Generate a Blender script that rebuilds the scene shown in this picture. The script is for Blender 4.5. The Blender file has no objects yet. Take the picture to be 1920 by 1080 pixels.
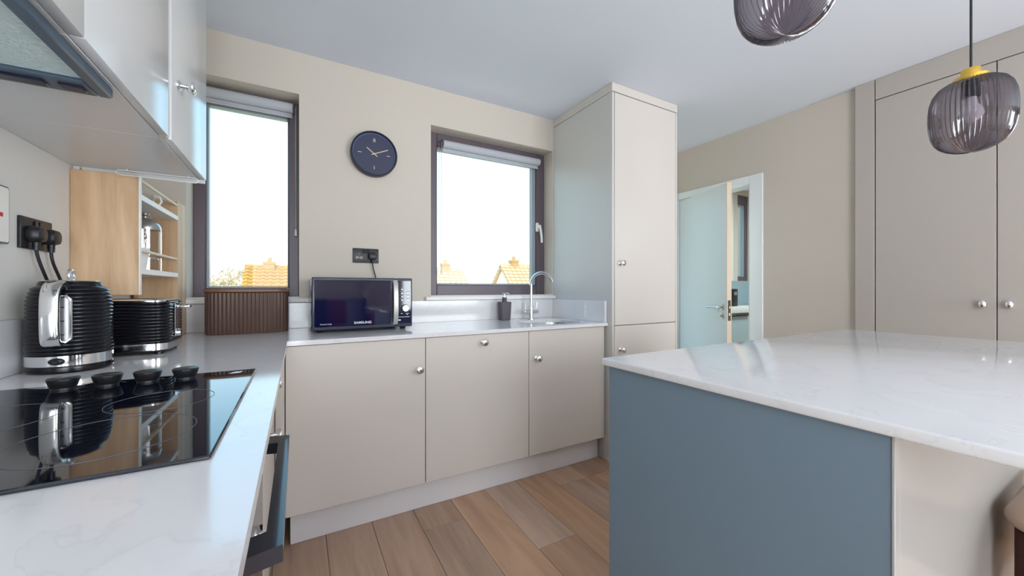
import bpy, bmesh, math, random
from mathutils import Vector, Matrix
random.seed(7)
PI = math.pi
S = bpy.context.scene
C = S.collection

# ------------------------------------------------------------------ camera
cam_d = bpy.data.cameras.new('camera')
cam_d.sensor_width = 36.0
cam_d.lens = 711.45 / 1920 * 36.0
cam_d.shift_y = 1.4457 / 1920
cam_d.clip_start = 0.02
cam = bpy.data.objects.new('camera', cam_d)
cam.location = (0, 0, 1.111)
cam.rotation_euler = (PI / 2, 0, -0.5131)
C.objects.link(cam)
S.camera = cam

# ------------------------------------------------------------------ view, world, sun, added fill lamps
S.view_settings.view_transform = 'Standard'
S.view_settings.look = 'None'
S.view_settings.gamma = 1.0
S.view_settings.use_curve_mapping = False
S.view_settings.exposure = -0.12
try:
    S.cycles.max_bounces = 10
    S.cycles.diffuse_bounces = 6
    S.cycles.transparent_max_bounces = 16
    S.cycles.use_denoising = True
    S.cycles.sample_clamp_indirect = 8.0
except Exception:
    pass

W = bpy.data.worlds.new('sky')
S.world = W
W.use_nodes = True
wn, wl = W.node_tree.nodes, W.node_tree.links
wn.clear()
w_out = wn.new('ShaderNodeOutputWorld')
w_bg = wn.new('ShaderNodeBackground')
w_tc = wn.new('ShaderNodeTexCoord')
w_sep = wn.new('ShaderNodeSeparateXYZ')
w_rmp = wn.new('ShaderNodeValToRGB')
wl.new(w_tc.outputs['Generated'], w_sep.inputs[0])
wl.new(w_sep.outputs['Z'], w_rmp.inputs[0])
wl.new(w_rmp.outputs[0], w_bg.inputs[0])
wl.new(w_bg.outputs[0], w_out.inputs[0])
cr = w_rmp.color_ramp
cr.elements[0].position = 0.0
cr.elements[0].color = (0.66, 0.62, 0.56, 1)
cr.elements[1].position = 0.75
cr.elements[1].color = (0.24, 0.56, 0.95, 1)
e = cr.elements.new(0.12); e.color = (0.46, 0.62, 0.72, 1)
e = cr.elements.new(0.32); e.color = (0.34, 0.61, 0.82, 1)
w_bg.inputs[1].default_value = 3.6

def sun_lamp(name, energy, color, rot, angle):
    d = bpy.data.lights.new(name, 'SUN')
    d.energy = energy; d.color = color; d.angle = angle
    o = bpy.data.objects.new(name, d); o.rotation_euler = rot
    C.objects.link(o); return o
sun_lamp('sun', 2.9, (1.0, 0.91, 0.78), (math.radians(58), 0, math.radians(-35)), 0.01)

def area_lamp(name, energy, color, loc, target, sx, sy):
    d = bpy.data.lights.new(name, 'AREA')
    d.shape = 'RECTANGLE'; d.size = sx; d.size_y = sy
    d.energy = energy; d.color = color
    o = bpy.data.objects.new(name, d)
    o.location = loc
    o.rotation_euler = (Vector(target) - Vector(loc)).to_track_quat('-Z', 'Y').to_euler()
    C.objects.link(o); return o
# added cool fill lamp at the solid right wall, behind the camera
area_lamp('rear_right_fill', 250, (0.86, 0.94, 1.0), (3.15, -2.4, 1.10), (0.5, 0.2, 1.15), 3.0, 2.0)
# second added fill, on the left wall where no window is built
area_lamp('rear_left_fill', 175, (0.86, 0.94, 1.0), (-0.60, -2.3, 1.2), (1.5, 0.4, 1.2), 2.6, 1.9)
# added lamp that brightens the utility room behind the door
area_lamp('utility_fill', 42, (0.80, 0.98, 1.0), (4.5, 1.6, 2.38), (4.5, 1.6, 0), 0.6, 0.6)

# ------------------------------------------------------------------ materials
def new_mat(name):
    m = bpy.data.materials.new(name); m.use_nodes = True
    n, l = m.node_tree.nodes, m.node_tree.links
    return m, n, l, n['Principled BSDF']

def setp(b, **k):
    for a, v in k.items():
        if a in b.inputs: b.inputs[a].default_value = v

def rgb(r, g, b):
    """sRGB 0-255 to linear"""
    f = lambda c: (c / 255 / 12.92) if c <= 10 else ((c / 255 + 0.055) / 1.055) ** 2.4
    return (f(r), f(g), f(b), 1)

def noise_mat(name, col, rough=0.5, var=0.04, scale=8.0, bump=0.0, bscale=60.0, metallic=0.0, coat=0.0, spec=0.5):
    m, n, l, b = new_mat(name)
    setp(b, Roughness=rough, Metallic=metallic)
    if coat: setp(b, **{'Coat Weight': coat, 'Coat Roughness': 0.05})
    setp(b, **{'Specular IOR Level': spec})
    tc = n.new('ShaderNodeTexCoord')
    nz = n.new('ShaderNodeTexNoise'); nz.inputs['Scale'].default_value = scale; nz.inputs['Detail'].default_value = 3
    l.new(tc.outputs['Object'], nz.inputs['Vector'])
    mx = n.new('ShaderNodeMixRGB')
    mx.inputs[1].default_value = tuple(max(0, c * (1 - var)) for c in col[:3]) + (1,)
    mx.inputs[2].default_value = tuple(min(1, c * (1 + var)) for c in col[:3]) + (1,)
    l.new(nz.outputs[0], mx.inputs[0]); l.new(mx.outputs[0], b.inputs['Base Color'])
    if bump:
        n2 = n.new('ShaderNodeTexNoise'); n2.inputs['Scale'].default_value = bscale; n2.inputs['Detail'].default_value = 4
        l.new(tc.outputs['Object'], n2.inputs['Vector'])
        bp = n.new('ShaderNodeBump'); bp.inputs['Strength'].default_value = bump; bp.inputs['Distance'].default_value = 0.002
        l.new(n2.outputs[0], bp.inputs['Height']); l.new(bp.outputs[0], b.inputs['Normal'])
    return m

M = {}
M['wall'] = noise_mat('wall_paint', rgb(206, 197, 185), 0.75, 0.015, 3, 0.06, 250)
M['wall_pale'] = noise_mat('wall_paint_pale', rgb(222, 220, 216), 0.7, 0.015, 3, 0.06, 250)
M['ceiling'] = noise_mat('ceiling_paint', rgb(222, 229, 240), 0.85, 0.01, 3, 0.05, 250)
M['cabinet'] = noise_mat('cabinet_paint', rgb(212, 205, 197), 0.36, 0.012, 2, 0.03, 300)
M['cabinet_side'] = noise_mat('cabinet_side_paint', rgb(206, 204, 200), 0.36, 0.012, 2, 0.03, 300)
M['upper'] = noise_mat('wall_cabinet_gloss', rgb(212, 213, 214), 0.22, 0.012, 2)
M['plinth'] = noise_mat('plinth_paint', rgb(224, 221, 222), 0.4, 0.012, 2)
M['recess'] = noise_mat('shadow_gap_board', rgb(120, 108, 96), 0.7, 0.02, 4)
M['right_cab'] = noise_mat('tall_unit_paint', rgb(180, 173, 165), 0.42, 0.012, 2, 0.03, 300)
M['blue_panel'] = noise_mat('slate_blue_paint', rgb(112, 131, 145), 0.5, 0.03, 5, 0.03, 300)
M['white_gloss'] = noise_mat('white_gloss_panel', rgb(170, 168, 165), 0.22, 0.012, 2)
M['white'] = noise_mat('white_satin', rgb(238, 236, 232), 0.4, 0.01, 3)
M['door_white'] = noise_mat('door_white_satin', rgb(234, 238, 238), 0.4, 0.01, 3)
M['door_edge'] = noise_mat('door_edge_wood', rgb(224, 204, 178), 0.5, 0.03, 12)
M['chrome'] = noise_mat('chrome', (0.82, 0.82, 0.83, 1), 0.10, 0.01, 3, metallic=1.0)
M['steel'] = noise_mat('brushed_steel', (0.55, 0.55, 0.56, 1), 0.32, 0.03, 30, metallic=1.0)
M['silver'] = noise_mat('silver_plastic', rgb(200, 198, 196), 0.35, 0.02, 10, metallic=0.6)
M['brass'] = noise_mat('brushed_brass', (0.78, 0.50, 0.09, 1), 0.28, 0.04, 30, metallic=1.0)
M['black'] = noise_mat('black_plastic', rgb(28, 28, 32), 0.38, 0.05, 10)
M['black_gloss'] = noise_mat('black_gloss_enamel', rgb(10, 10, 18), 0.2, 0.05, 10, spec=0.4)
M['hob_glass'] = noise_mat('hob_black_glass', rgb(8, 14, 28), 0.03, 0.02, 3, spec=0.9)
M['mw_glass'] = noise_mat('microwave_dark_glass', rgb(12, 17, 52), 0.05, 0.02, 3, spec=0.8)
M['mw_body'] = noise_mat('microwave_body', rgb(46, 50, 72), 0.25, 0.03, 6, coat=0.3)
M['oven_black'] = noise_mat('oven_handle_black', rgb(22, 30, 44), 0.2, 0.03, 6, coat=0.4)
M['dark_print'] = noise_mat('grey_print', rgb(120, 122, 132), 0.4, 0.01, 5)
M['hob_print'] = noise_mat('hob_zone_print', rgb(84, 88, 100), 0.4, 0.01, 5)
M['white_print'] = noise_mat('white_print', rgb(232, 234, 238), 0.5, 0.01, 5)
M['red_print'] = noise_mat('red_print', rgb(190, 40, 40), 0.5, 0.01, 5)
M['frame_dark'] = noise_mat('window_frame_bronze', rgb(100, 88, 96), 0.38, 0.03, 6)
M['frame_inner'] = noise_mat('glazing_bead_grey', rgb(150, 156, 162), 0.35, 0.02, 6)
M['blind'] = noise_mat('blind_fabric', rgb(184, 187, 194), 0.7, 0.01, 20)
M['clock_face'] = noise_mat('clock_face_navy', rgb(52, 57, 84), 0.55, 0.03, 10)
M['clock_rim'] = noise_mat('clock_rim_navy', rgb(26, 28, 52), 0.3, 0.03, 10)
M['clock_ring'] = noise_mat('clock_inner_ring', rgb(120, 140, 180), 0.3, 0.02, 10)
M['gold'] = noise_mat('pale_gold', rgb(236, 214, 176), 0.35, 0.02, 10, metallic=0.3)
M['soap'] = noise_mat('grey_stoneware', rgb(92, 86, 92), 0.75, 0.08, 60, 0.2, 300)
M['bin'] = noise_mat('brown_lacquer', rgb(90, 68, 58), 0.42, 0.05, 10)
M['mesh'] = noise_mat('filter_aluminium', rgb(206, 222, 222), 0.5, 0.03, 30)
M['hood'] = noise_mat('hood_slate_metal', rgb(92, 110, 128), 0.35, 0.03, 8, metallic=0.5)
M['leather'] = noise_mat('tan_leather', rgb(172, 150, 134), 0.5, 0.06, 25, 0.25, 220)
M['brown_fabric'] = noise_mat('dark_brown_weave', rgb(72, 38, 34), 0.85, 0.25, 140, 0.5, 400)
M['dark_wood'] = noise_mat('dark_stained_wood', rgb(52, 36, 30), 0.45, 0.12, 14)
M['bulb'] = noise_mat('opal_bulb', rgb(240, 240, 240), 0.35, 0.01, 4)
M['slate_tile'] = noise_mat('utility_tiles', rgb(150, 172, 182), 0.3, 0.03, 4)
M['utility_cab'] = noise_mat('utility_cabinet_paint', rgb(168, 190, 200), 0.4, 0.02, 3)
M['render_wall'] = noise_mat('pale_render', rgb(236, 226, 206), 0.9, 0.04, 1.5)
M['brick_chimney'] = noise_mat('chimney_brick', rgb(196, 150, 100), 0.9, 0.2, 5)
M['grass'] = noise_mat('dry_field_grass', rgb(200, 176, 120), 0.95, 0.2, 0.4)
M['twigs'] = noise_mat('bare_winter_twigs', rgb(222, 190, 148), 0.95, 0.3, 2)
M['sofa'] = noise_mat('dark_red_fabric', rgb(120, 48, 46), 0.9, 0.1, 30)
M['chair_grey'] = noise_mat('grey_fabric', rgb(62, 62, 74), 0.9, 0.1, 30)
M['cord'] = noise_mat('black_cable', rgb(24, 24, 28), 0.45, 0.03, 10)

def quartz():
    m, n, l, b = new_mat('white_quartz')
    setp(b, Roughness=0.09, **{'Specular IOR Level': 0.55})
    tc = n.new('ShaderNodeTexCoord')
    nz = n.new('ShaderNodeTexNoise'); nz.inputs['Scale'].default_value = 5; nz.inputs['Detail'].default_value = 8
    nz.inputs['Distortion'].default_value = 1.6
    l.new(tc.outputs['Object'], nz.inputs['Vector'])
    r = n.new('ShaderNodeValToRGB'); r.color_ramp.elements[0].position = 0.485; r.color_ramp.elements[1].position = 0.515
    r.color_ramp.elements[0].color = rgb(225, 224, 226); r.color_ramp.elements[1].color = rgb(227, 226, 228)
    ee = r.color_ramp.elements.new(0.50); ee.color = rgb(220, 219, 221)
    l.new(nz.outputs[0], r.inputs[0]); l.new(r.outputs[0], b.inputs['Base Color'])
    return m
M['quartz'] = quartz()

def wood(name, c1, c2, axis, rough=0.42, scale=1.0, rand=False, knots=False):
    m, n, l, b = new_mat(name)
    setp(b, Roughness=rough)
    tc = n.new('ShaderNodeTexCoord')
    mp = n.new('ShaderNodeMapping')
    s = [14 * scale, 14 * scale, 14 * scale]; s[axis] = 1.1 * scale
    mp.inputs['Scale'].default_value = s
    l.new(tc.outputs['Object'], mp.inputs['Vector'])
    vec = mp.outputs[0]
    if rand:
        oi = n.new('ShaderNodeObjectInfo')
        mul = n.new('ShaderNodeMath'); mul.operation = 'MULTIPLY'; mul.inputs[1].default_value = 40
        l.new(oi.outputs['Random'], mul.inputs[0])
        add = n.new('ShaderNodeVectorMath'); add.operation = 'ADD'
        l.new(mp.outputs[0], add.inputs[0]); l.new(mul.outputs[0], add.inputs[1]); vec = add.outputs[0]
    nz = n.new('ShaderNodeTexNoise'); nz.inputs['Scale'].default_value = 1.0; nz.inputs['Detail'].default_value = 7
    nz.inputs['Roughness'].default_value = 0.62; nz.inputs['Distortion'].default_value = 0.7
    l.new(vec, nz.inputs['Vector'])
    r = n.new('ShaderNodeValToRGB')
    r.color_ramp.elements[0].position = 0.3; r.color_ramp.elements[0].color = c1
    r.color_ramp.elements[1].position = 0.7; r.color_ramp.elements[1].color = c2
    l.new(nz.outputs[0], r.inputs[0])
    col = r.outputs[0]
    if rand:
        hs = n.new('ShaderNodeHueSaturation')
        mr = n.new('ShaderNodeMapRange'); mr.inputs['To Min'].default_value = 0.78; mr.inputs['To Max'].default_value = 1.16
        l.new(oi.outputs['Random'], mr.inputs[0]); l.new(mr.outputs[0], hs.inputs['Value'])
        mr2 = n.new('ShaderNodeMapRange'); mr2.inputs['To Min'].default_value = 0.82; mr2.inputs['To Max'].default_value = 1.12
        fr = n.new('ShaderNodeMath'); fr.operation = 'FRACT'
        ml = n.new('ShaderNodeMath'); ml.operation = 'MULTIPLY'; ml.inputs[1].default_value = 7.3
        l.new(oi.outputs['Random'], ml.inputs[0]); l.new(ml.outputs[0], fr.inputs[0]); l.new(fr.outputs[0], mr2.inputs[0])
        l.new(mr2.outputs[0], hs.inputs['Saturation'])
        l.new(col, hs.inputs['Color']); col = hs.outputs[0]
    if knots:
        vo = n.new('ShaderNodeTexVoronoi'); vo.inputs['Scale'].default_value = 1.0
        mk = n.new('ShaderNodeMapping'); sk = [5.0, 5.0, 5.0]; sk[axis] = 2.0; mk.inputs['Scale'].default_value = sk
        l.new(tc.outputs['Object'], mk.inputs['Vector']); l.new(mk.outputs[0], vo.inputs['Vector'])
        rk = n.new('ShaderNodeValToRGB'); rk.color_ramp.elements[0].position = 0.0; rk.color_ramp.elements[0].color = (0.45, 0.36, 0.3, 1)
        rk.color_ramp.elements[1].position = 0.13; rk.color_ramp.elements[1].color = (1, 1, 1, 1)
        l.new(vo.outputs['Distance'], rk.inputs[0])
        mu = n.new('ShaderNodeMixRGB'); mu.blend_type = 'MULTIPLY'; mu.inputs[0].default_value = 0.8
        l.new(col, mu.inputs[1]); l.new(rk.outputs[0], mu.inputs[2]); col = mu.outputs[0]
    l.new(col, b.inputs['Base Color'])
    bp = n.new('ShaderNodeBump'); bp.inputs['Strength'].default_value = 0.12; bp.inputs['Distance'].default_value = 0.001
    l.new(nz.outputs[0], bp.inputs['Height']); l.new(bp.outputs[0], b.inputs['Normal'])
    return m
M['plank'] = wood('oak_floor', rgb(172, 136, 112), rgb(206, 170, 142), 1, 0.42, 1.0, True, True)
M['oak'] = wood('oak_panel', rgb(176, 138, 100), rgb(226, 194, 158), 2, 0.45, 0.9)
M['dowel'] = wood('pale_dowel', rgb(232, 214, 188), rgb(242, 228, 206), 1, 0.5, 2.0)
M['bamboo'] = wood('lid_wood', rgb(120, 78, 54), rgb(150, 100, 70), 0, 0.4, 2.0)

def tile_roof(name, c1, c2):
    m, n, l, b = new_mat(name)
    setp(b, Roughness=0.9)
    tc = n.new('ShaderNodeTexCoord')
    nz = n.new('ShaderNodeTexNoise'); nz.inputs['Scale'].default_value = 0.9; nz.inputs['Detail'].default_value = 5
    l.new(tc.outputs['Object'], nz.inputs['Vector'])
    r = n.new('ShaderNodeValToRGB'); r.color_ramp.elements[0].position = 0.35; r.color_ramp.elements[0].color = c1
    r.color_ramp.elements[1].position = 0.65; r.color_ramp.elements[1].color = c2
    l.new(nz.outputs[0], r.inputs[0]); l.new(r.outputs[0], b.inputs['Base Color'])
    return m
M['roof'] = tile_roof('roof_tiles_gold', rgb(196, 142, 88), rgb(206, 150, 58))  # two warm gold tones mixed at random
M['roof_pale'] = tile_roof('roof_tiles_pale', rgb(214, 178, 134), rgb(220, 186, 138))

def glassy(name, tint, ior=1.45, rough=0.0, extra=0.0):
    """see-through sheet: tinted transparency under a Fresnel reflection"""
    m, n, l, b = new_mat(name)
    n.remove(b)
    out = n['Material Output']
    tr = n.new('ShaderNodeBsdfTransparent'); tr.inputs[0].default_value = tint
    gl = n.new('ShaderNodeBsdfGlossy'); gl.inputs['Roughness'].default_value = rough
    lw = n.new('ShaderNodeLayerWeight'); lw.inputs['Blend'].default_value = 0.5
    pw = n.new('ShaderNodeMath'); pw.operation = 'POWER'; pw.inputs[1].default_value = 4.5
    l.new(lw.outputs['Facing'], pw.inputs[0])
    f0 = ((ior - 1) / (ior + 1)) ** 2 + extra
    ad = n.new('ShaderNodeMath'); ad.operation = 'MULTIPLY_ADD'; ad.use_clamp = True
    ad.inputs[1].default_value = 0.85 - f0; ad.inputs[2].default_value = f0
    l.new(pw.outputs[0], ad.inputs[0]); fac = ad.outputs[0]
    mx = n.new('ShaderNodeMixShader')
    l.new(fac, mx.inputs[0]); l.new(tr.outputs[0], mx.inputs[1]); l.new(gl.outputs[0], mx.inputs[2])
    l.new(mx.outputs[0], out.inputs[0])
    return m
M['pane'] = glassy('window_glass', (0.97, 0.985, 0.98, 1), 1.25)
M['smoke_glass'] = glassy('smoked_ribbed_glass', (0.50, 0.46, 0.50, 1), 1.5, 0.05, 0.07)
M['clear_glass'] = glassy('clear_glass', (0.95, 0.955, 0.96, 1), 1.3, 0.0, 0.0)

# ------------------------------------------------------------------ mesh helpers
class MB:
    def __init__(self): self.bm = bmesh.new()
    def _m(self, verts, mat=None):
        if mat is not None: bmesh.ops.transform(self.bm, matrix=mat, verts=verts)
    def box(self, x0, x1, y0, y1, z0, z1, bevel=0.0, seg=2, mat=None):
        r = bmesh.ops.create_cube(self.bm, size=1.0)
        vs = r['verts']
        bmesh.ops.scale(self.bm, vec=(x1 - x0, y1 - y0, z1 - z0), verts=vs)
        bmesh.ops.translate(self.bm, vec=((x0 + x1) / 2, (y0 + y1) / 2, (z0 + z1) / 2), verts=vs)
        if bevel:
            es = list({e for v in vs for e in v.link_edges})
            rr = bmesh.ops.bevel(self.bm, geom=es, offset=bevel, segments=seg, affect='EDGES', profile=0.5)
            vs = list({v for f in rr['faces'] for v in f.verts} | {v for v in vs if v.is_valid})
        self._m(vs, mat); return self
    def cyl(self, p0, p1, r0, r1=None, n=20, cap=True):
        r1 = r0 if r1 is None else r1
        p0, p1 = Vector(p0), Vector(p1); d = p1 - p0
        q = d.to_track_quat('Z', 'Y').to_matrix().to_4x4()
        bmesh.ops.create_cone(self.bm, cap_ends=cap, segments=n, radius1=r0, radius2=r1, depth=d.length,
                              matrix=Matrix.Translation((p0 + p1) / 2) @ q)
        return self
    def sphere(self, c, r, sx=1, sy=1, sz=1, u=20, v=12):
        m = Matrix.Translation(c) @ Matrix.Diagonal((sx, sy, sz, 1))
        bmesh.ops.create_uvsphere(self.bm, u_segments=u, v_segments=v, radius=r, matrix=m); return self
    def lathe(self, prof, n=32, mat=None, ribs=0, amp=0.0, sup=None):
        """prof: list of (r, z); ribs: radial corrugation; sup: (a,b) half extents scale"""
        rings = []
        for (r, z) in prof:
            if r <= 1e-6:
                rings.append([self.bm.verts.new((0, 0, z))]); continue
            ring = []
            for k in range(n):
                a = 2 * PI * k / n
                rr = r
                if ribs: rr = r * (1 + amp * math.cos(ribs * a))
                ring.append(self.bm.verts.new((rr * math.cos(a), rr * math.sin(a), z)))
            rings.append(ring)
        vs = [v for r in rings for v in r]
        for a, b in zip(rings, rings[1:]):
            for k in range(n):
                k2 = (k + 1) % n
                if len(a) == 1 and len(b) == 1: continue
                try:
                    if len(a) == 1: self.bm.faces.new((a[0], b[k2], b[k]))
                    elif len(b) == 1: self.bm.faces.new((a[k], a[k2], b[0]))
                    else: self.bm.faces.new((a[k], a[k2], b[k2], b[k]))
                except ValueError: pass
        for ring, flip in ((rings[0], True), (rings[-1], False)):
            if len(ring) > 2 and (rings[0] is not rings[-1]):
                try: self.bm.faces.new(ring[::-1] if flip else ring)
                except ValueError: pass
        self._m(vs, mat); return self
    def tube(self, pts, r, n=10, closed=False, cap=True, flat=None):
        """swept tube; flat=(half width along fixed axis vector, half thickness, axis)"""
        pts = [Vector(p) for p in pts]; rings = []
        N = len(pts)
        prev = None
        for i, p in enumerate(pts):
            a = pts[(i - 1) % N] if (closed or i) else pts[0]
            b = pts[(i + 1) % N] if (closed or i < N - 1) else pts[-1]
            t = (b - a).normalized()
            if flat:
                u = Vector(flat[2]).normalized(); w = t.cross(u).normalized()
                ru, rw = flat[0], flat[1]
            else:
                if prev is None:
                    u = t.orthogonal().normalized()
                else:
                    u = (prev - t * prev.dot(t)).normalized()
                prev = u; w = t.cross(u); ru = rw = r
            ring = []
            for k in range(n):
                ang = 2 * PI * k / n
                cu, cw = math.cos(ang), math.sin(ang)
                if flat:   # rounded strap
                    ex = 0.45
                    cu = math.copysign(abs(cu) ** ex, cu); cw = math.copysign(abs(cw) ** ex, cw)
                ring.append(self.bm.verts.new(p + u * ru * cu + w * rw * cw))
            rings.append(ring)
        prs = list(zip(rings, rings[1:])) + ([(rings[-1], rings[0])] if closed else [])
        for a, b in prs:
            for k in range(n):
                self.bm.faces.new((a[k], a[(k + 1) % n], b[(k + 1) % n], b[k]))
        if cap and not closed:
            self.bm.faces.new(rings[0][::-1]); self.bm.faces.new(rings[-1])
        return self
    def loops(self, loops, cap0=True, cap1=True):
        """skin between equal-length closed loops of points"""
        R = [[self.bm.verts.new(p) for p in lp] for lp in loops]
        n = len(R[0])
        for a, b in zip(R, R[1:]):
            for k in range(n):
                self.bm.faces.new((a[k], a[(k + 1) % n], b[(k + 1) % n], b[k]))
        if cap0: self.bm.faces.new(R[0][::-1])
        if cap1: self.bm.faces.new(R[-1])
        return self
    def poly(self, pts, thick_vec):
        """extruded polygon"""
        a = [self.bm.verts.new(p) for p in pts]
        b = [self.bm.verts.new(Vector(p) + Vector(thick_vec)) for p in pts]
        n = len(pts)
        self.bm.faces.new(a[::-1]); self.bm.faces.new(b)
        for k in range(n):
            self.bm.faces.new((a[k], a[(k + 1) % n], b[(k + 1) % n], b[k]))
        return self
    def build(self, name, mat, parent=None, world=False, smooth=True):
        bm = self.bm
        bmesh.ops.recalc_face_normals(bm, faces=bm.faces)
        me = bpy.data.meshes.new(name)
        if world and parent is not None:
            bmesh.ops.transform(bm, matrix=wmat(parent).inverted(), verts=bm.verts)
        bm.to_mesh(me); bm.free()
        if smooth:
            for p in me.polygons: p.use_smooth = True
            me.set_sharp_from_angle(angle=math.radians(38))
        me.materials.append(M[mat] if isinstance(mat, str) else mat)
        o = bpy.data.objects.new(name, me)
        C.objects.link(o)
        if parent is not None: o.parent = parent
        return o

def wmat(o):
    m = Matrix.Translation(o.location) @ o.rotation_euler.to_matrix().to_4x4()
    return wmat(o.parent) @ m if o.parent else m

def rrect(x0, x1, y0, y1, r, z, n=6, rs=None):
    """rounded rectangle loop; rs = four radii (x1y1, x0y1, x0y0, x1y0)"""
    rs = rs or (r, r, r, r)
    pts = []
    for (cx, cy, a0, q) in ((x1 - rs[0], y1 - rs[0], 0, rs[0]), (x0 + rs[1], y1 - rs[1], PI / 2, rs[1]),
                            (x0 + rs[2], y0 + rs[2], PI, rs[2]), (x1 - rs[3], y0 + rs[3], 1.5 * PI, rs[3])):
        for k in range(n + 1):
            a = a0 + PI / 2 * k / n
            pts.append(Vector((cx + q * math.cos(a), cy + q * math.sin(a), z)))
    return pts

def tag(o, label=None, cat=None, group=None, kind=None):
    if label: o['label'] = label
    if cat: o['category'] = cat
    if group: o['group'] = group
    if kind: o['kind'] = kind
    return o
def thing(name, label, cat, loc=(0, 0, 0), rz=0.0, group=None):
    o = bpy.data.objects.new(name, None); o.empty_display_size = 0.05
    o.location = loc; o.rotation_euler = (0, 0, rz)
    C.objects.link(o)
    return tag(o, label, cat, group)
def struct_root(name, label=None, loc=(0, 0, 0)):
    o = bpy.data.objects.new(name, None); o.location = loc; C.objects.link(o)
    return tag(o, label, None, None, 'structure')
def text(name, body, size, mat, parent, loc, rot, ext=0.0003, align='CENTER', sx=1.0, bold=0.0):
    cu = bpy.data.curves.new(name, 'FONT'); cu.body = body; cu.offset = bold; cu.size = size; cu.extrude = ext
    cu.align_x = align; cu.align_y = 'CENTER'
    cu.materials.append(M[mat])
    o = bpy.data.objects.new(name, cu); o.location = loc; o.rotation_euler = rot; o.scale = (sx, 1, 1)
    C.objects.link(o)
    bpy.context.view_layer.update()
    me = bpy.data.meshes.new_from_object(o.evaluated_get(bpy.context.evaluated_depsgraph_get()))
    r = bpy.data.objects.new(name, me); r.location = loc; r.rotation_euler = rot; r.scale = (sx, 1, 1)
    r.parent = parent; C.objects.link(r)
    bpy.data.objects.remove(o); return r
def bezier(p0, p1, p2, p3, n=14):
    p0, p1, p2, p3 = map(Vector, (p0, p1, p2, p3)); out = []
    for i in range(n + 1):
        t = i / n; u = 1 - t
        out.append(p0 * u ** 3 + p1 * 3 * u * u * t + p2 * 3 * u * t * t + p3 * t ** 3)
    return out

# ------------------------------------------------------------------ room constants
HC = 2.427      # ceiling
B = 2.423       # inner face of back wall
XL = -0.643     # left wall
XR = 3.20       # right wall
YR = -4.2       # rear wall
WT = 0.893      # worktop top
XW = -0.04      # left worktop front edge
YW = 1.821      # back worktop front edge
W1 = (-0.482, 0.004, 1.060, 2.195)   # window 1 opening x0 x1 z0 z1
W2 = (0.756, 1.728, 1.060, 2.184)
W4 = (2.42, 3.14, 0.100, 2.184)    # window hidden behind the larder, lights the open door

# ------------------------------------------------------------------ setting: walls, ceiling, floor
def slab_with_holes(name, y0, y1, x0, x1, z0, z1, holes, mat):
    m = MB(); x = x0
    for (a, b, c, d) in sorted(holes):
        m.box(x, a, y0, y1, z0, z1)
        m.box(a, b, y0, y1, z0, c); m.box(a, b, y0, y1, d, z1)
        x = b
    m.box(x, x1, y0, y1, z0, z1)
    o = m.build(name, mat, smooth=False)
    return tag(o, kind='structure')
wb = slab_with_holes('wall_back', B, B + 0.28, XL - 0.12, XR + 0.12, -0.02, HC + 0.05, [W1, W2, W4], 'wall')
tag(wb, 'cream painted wall with two dark framed windows behind the sink run')
o = MB().box(XL - 0.12, XL, YR - 0.1, B, -0.02, HC + 0.05).build('wall_left', 'wall_pale', smooth=False)
tag(o, 'pale wall behind the kettle and hob', kind='structure')
# right wall with the doorway
DY0, DY1, DZ = 1.735, 2.395, 1.962
m = MB()
m.box(XR, XR + 0.12, YR - 0.1, DY0, -0.02, HC + 0.05)
m.box(XR, XR + 0.12, DY1, B, -0.02, HC + 0.05)
m.box(XR, XR + 0.12, DY0, DY1, DZ, HC + 0.05)
tag(m.build('wall_right', 'wall', smooth=False), 'cream wall with the doorway beside the tall units', kind='structure')
o = MB().box(XL - 0.12, XR + 0.12, YR - 0.1, YR, -0.02, HC + 0.05).build('wall_rear', 'wall', smooth=False)
tag(o, 'wall at the living end behind the viewer', kind='structure')
o = MB().box(XL - 0.12, 6.3, YR - 0.1, 3.2, HC, HC + 0.06).build('ceiling', 'ceiling', smooth=False)
tag(o, 'plain white ceiling', kind='structure')

fl = MB().box(XL - 0.12, XR + 0.12, YR - 0.1, B, -0.04, -0.012).build('floor', 'recess', smooth=False)
tag(fl, 'wide oak plank floor', kind='structure')
PW = 0.197
def plank_mesh(L):
    m = MB(); m.box(-PW / 2 + 0.0007, PW / 2 - 0.0007, 0.0007, L - 0.0007, -0.012, 0.0, 0.0011, 1)
    return m
joints = {0: [1.0], 1: [-0.1], 2: [1.713], 3: [0.25], 4: [1.355], 5: [0.6], 6: [1.735], 7: [1.734, 0.0], 8: [0.8]}
lens = {}
col = 0
xk = 0.108 - PW * 4
i = 0
while xk < XR:
    idx = i - 4
    js = joints.get(idx, [random.uniform(0.2, 1.6)])
    ys = [YR]
    back = sorted(js)
    y = back[0]
    low = []
    while y - 1.8 > YR + 0.3:
        y -= 1.8; low.append(y)
    ys = [YR] + sorted(low) + back + [B]
    for a, b in zip(ys, ys[1:]):
        L = round(b - a, 3)
        if L < 0.05: continue
        if L not in lens:
            p = plank_mesh(L).build('plank', 'plank', fl); lens[L] = p.data
        else:
            p = bpy.data.objects.new('plank', lens[L]); C.objects.link(p); p.parent = fl
        p.location = (xk + PW / 2, a, 0)
    xk += PW; i += 1

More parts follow.
